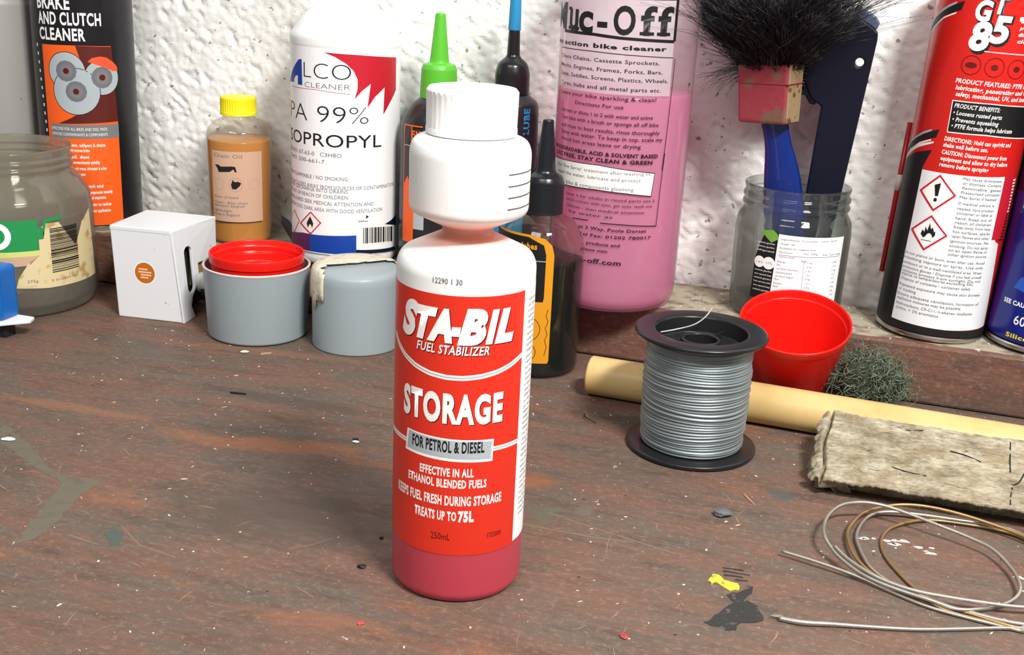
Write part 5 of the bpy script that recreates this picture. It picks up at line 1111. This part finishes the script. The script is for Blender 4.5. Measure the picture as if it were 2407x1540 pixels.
tube('cable_tail', mm([(-12.7, 431.2, 1.2), (-3.3, 431.5, 1.2), (8.7, 435, 1.2), (21.4, 438.3, 1.2), (42.5, 444.7, 1.2), (70.9, 457.3, 1.2), (85.3, 464.2, 1.2), (108.3, 484.8, 2)]), [.0011, .0012, .001, .00085, .0008, .0008, .0008, .0008], CW, t, 8)
for k, (dx, dy) in enumerate(((-2.2, .9), (-1.6, 2.4), (-2.8, -.5))): tube('frayed_strand', mm([(-10, 431.5, 1.5), (-12, 431.6+dy*.4, 1.8), (-13.5+dx, 431.6+dy, 1.6)]), .0003, CW, t, 5)

# ------------------------------------------------------------------ crumbs and scraps on the bench
def scrap(name, x, y, s, h, m, label, cat, seed, el=1., rz=0):
    r = random.Random(seed); bm = bmesh.new(); bmesh.ops.create_icosphere(bm, subdivisions=2, radius=1)
    for v in bm.verts:
        k = r.uniform(.72, 1.12); v.co = Vector((v.co.x*s*el*k, v.co.y*s*k, (v.co.z*h*r.uniform(.7, 1.1)+h*.9)))
        v.co.z = max(v.co.z, 0)
    o = addbm(name, bm, m, None, False, (x/1000, y/1000, 0)); o.rotation_euler = (0, 0, rz); return tag(o, label, cat)
def sliver(name, x, y, ln, wd, h, rz, m, label, cat, bend=0):
    P = [(-ln/2, -wd*.4), (0, -wd/2+bend), (ln/2, -wd*.25), (ln/2, wd*.3), (0, wd/2+bend), (-ln/2, wd*.4)]
    o = prism(name, P, h, m, loc=(x/1000, y/1000, 0)); o.rotation_euler = (0, 0, rz); return tag(o, label, cat)
bl = mat('black_scrap', '#0f0f10', .5)
sliver('black_sliver', -335.3, 559.1, .0095, .0016, .0008, .14, bl, 'short straight black sliver lying alone left of the bottle', 'scrap')
scrap('white_chip', -368.2, 623.2, .0018, .0008, wp, 'white paint chip in front of the red-filled grey cup', 'chip', 1, 1.5, .5)
sliver('wood_splinter', -355, 635-8, .0068, .0009, .0006, .75, mat('fresh_splinter', '#b89a86', .7), 'pale wood splinter in front of the red-filled grey cup', 'splinter', .0003)
scrap('grey_crumb', -47.6, 515.7, .0034, .0020, mat('slate_grey_crumb', '#5b5d60', .6), 'dark grey crumb in front of the wire spool', 'crumb', 2, 1.4, .3)
scrap('white_crumb', -243.6, 523.4, .0013, .0006, wp, 'small white crumb with a black fleck left of bottle', 'crumb', 3, 1.6, .1)
scrap('black_fleck', -245.2, 526.6, .0010, .0006, bl, 'black fleck touching a small white crumb left of bottle', 'crumb', 4, 1.7, .3)
scrap('red_flake', -167.7, 365.7, .0013, .0004, mat('red_flake_paint', '#c0453c', .5), 'small red flake in front of the bottle near front edge', 'flake', 5, 1.2, .4)
scrap('red_chip', -68.8, 395.8, .0018, .0006, mat('dark_red_chip', '#9e3a3e', .5), 'dusky red chip near the front right of the bottle', 'chip', 6, 1.4, 2.4)
scrap('black_crumb', -185.6, 405.2, .0014, .0009, bl, 'larger black crumb left of the bottle base', 'crumb', 7, 1.5, .4)
scrap('tiny_black_crumb', -188.1, 431.8, .0010, .0007, bl, 'tiny round black crumb beside bottle, behind larger one', 'crumb', 8, 1.1, 0)
scrap('white_flake', -408, 454, .0024, .0006, wp, 'white flake on the grey bare patch at far left', 'flake', 9, 1.7, .2)
tube_o = tube('wire_curl', [(-.1405, .6105, .0012), (-.1390, .6055, .0018), (-.1355, .6020, .0020), (-.1310, .6005, .0010)], .0003, bl, None, 6); tag(tube_o, 'thin curled black hair left of the wire spool', 'hair')
sliver('orange_splinter', -37.8, 538.6, .0120, .0009, .0005, -1.0, mat('orange_splinter', '#a97f68', .7), 'long thin orange splinter between the spool and coil', 'splinter')
bpy.data.objects.remove(_to)
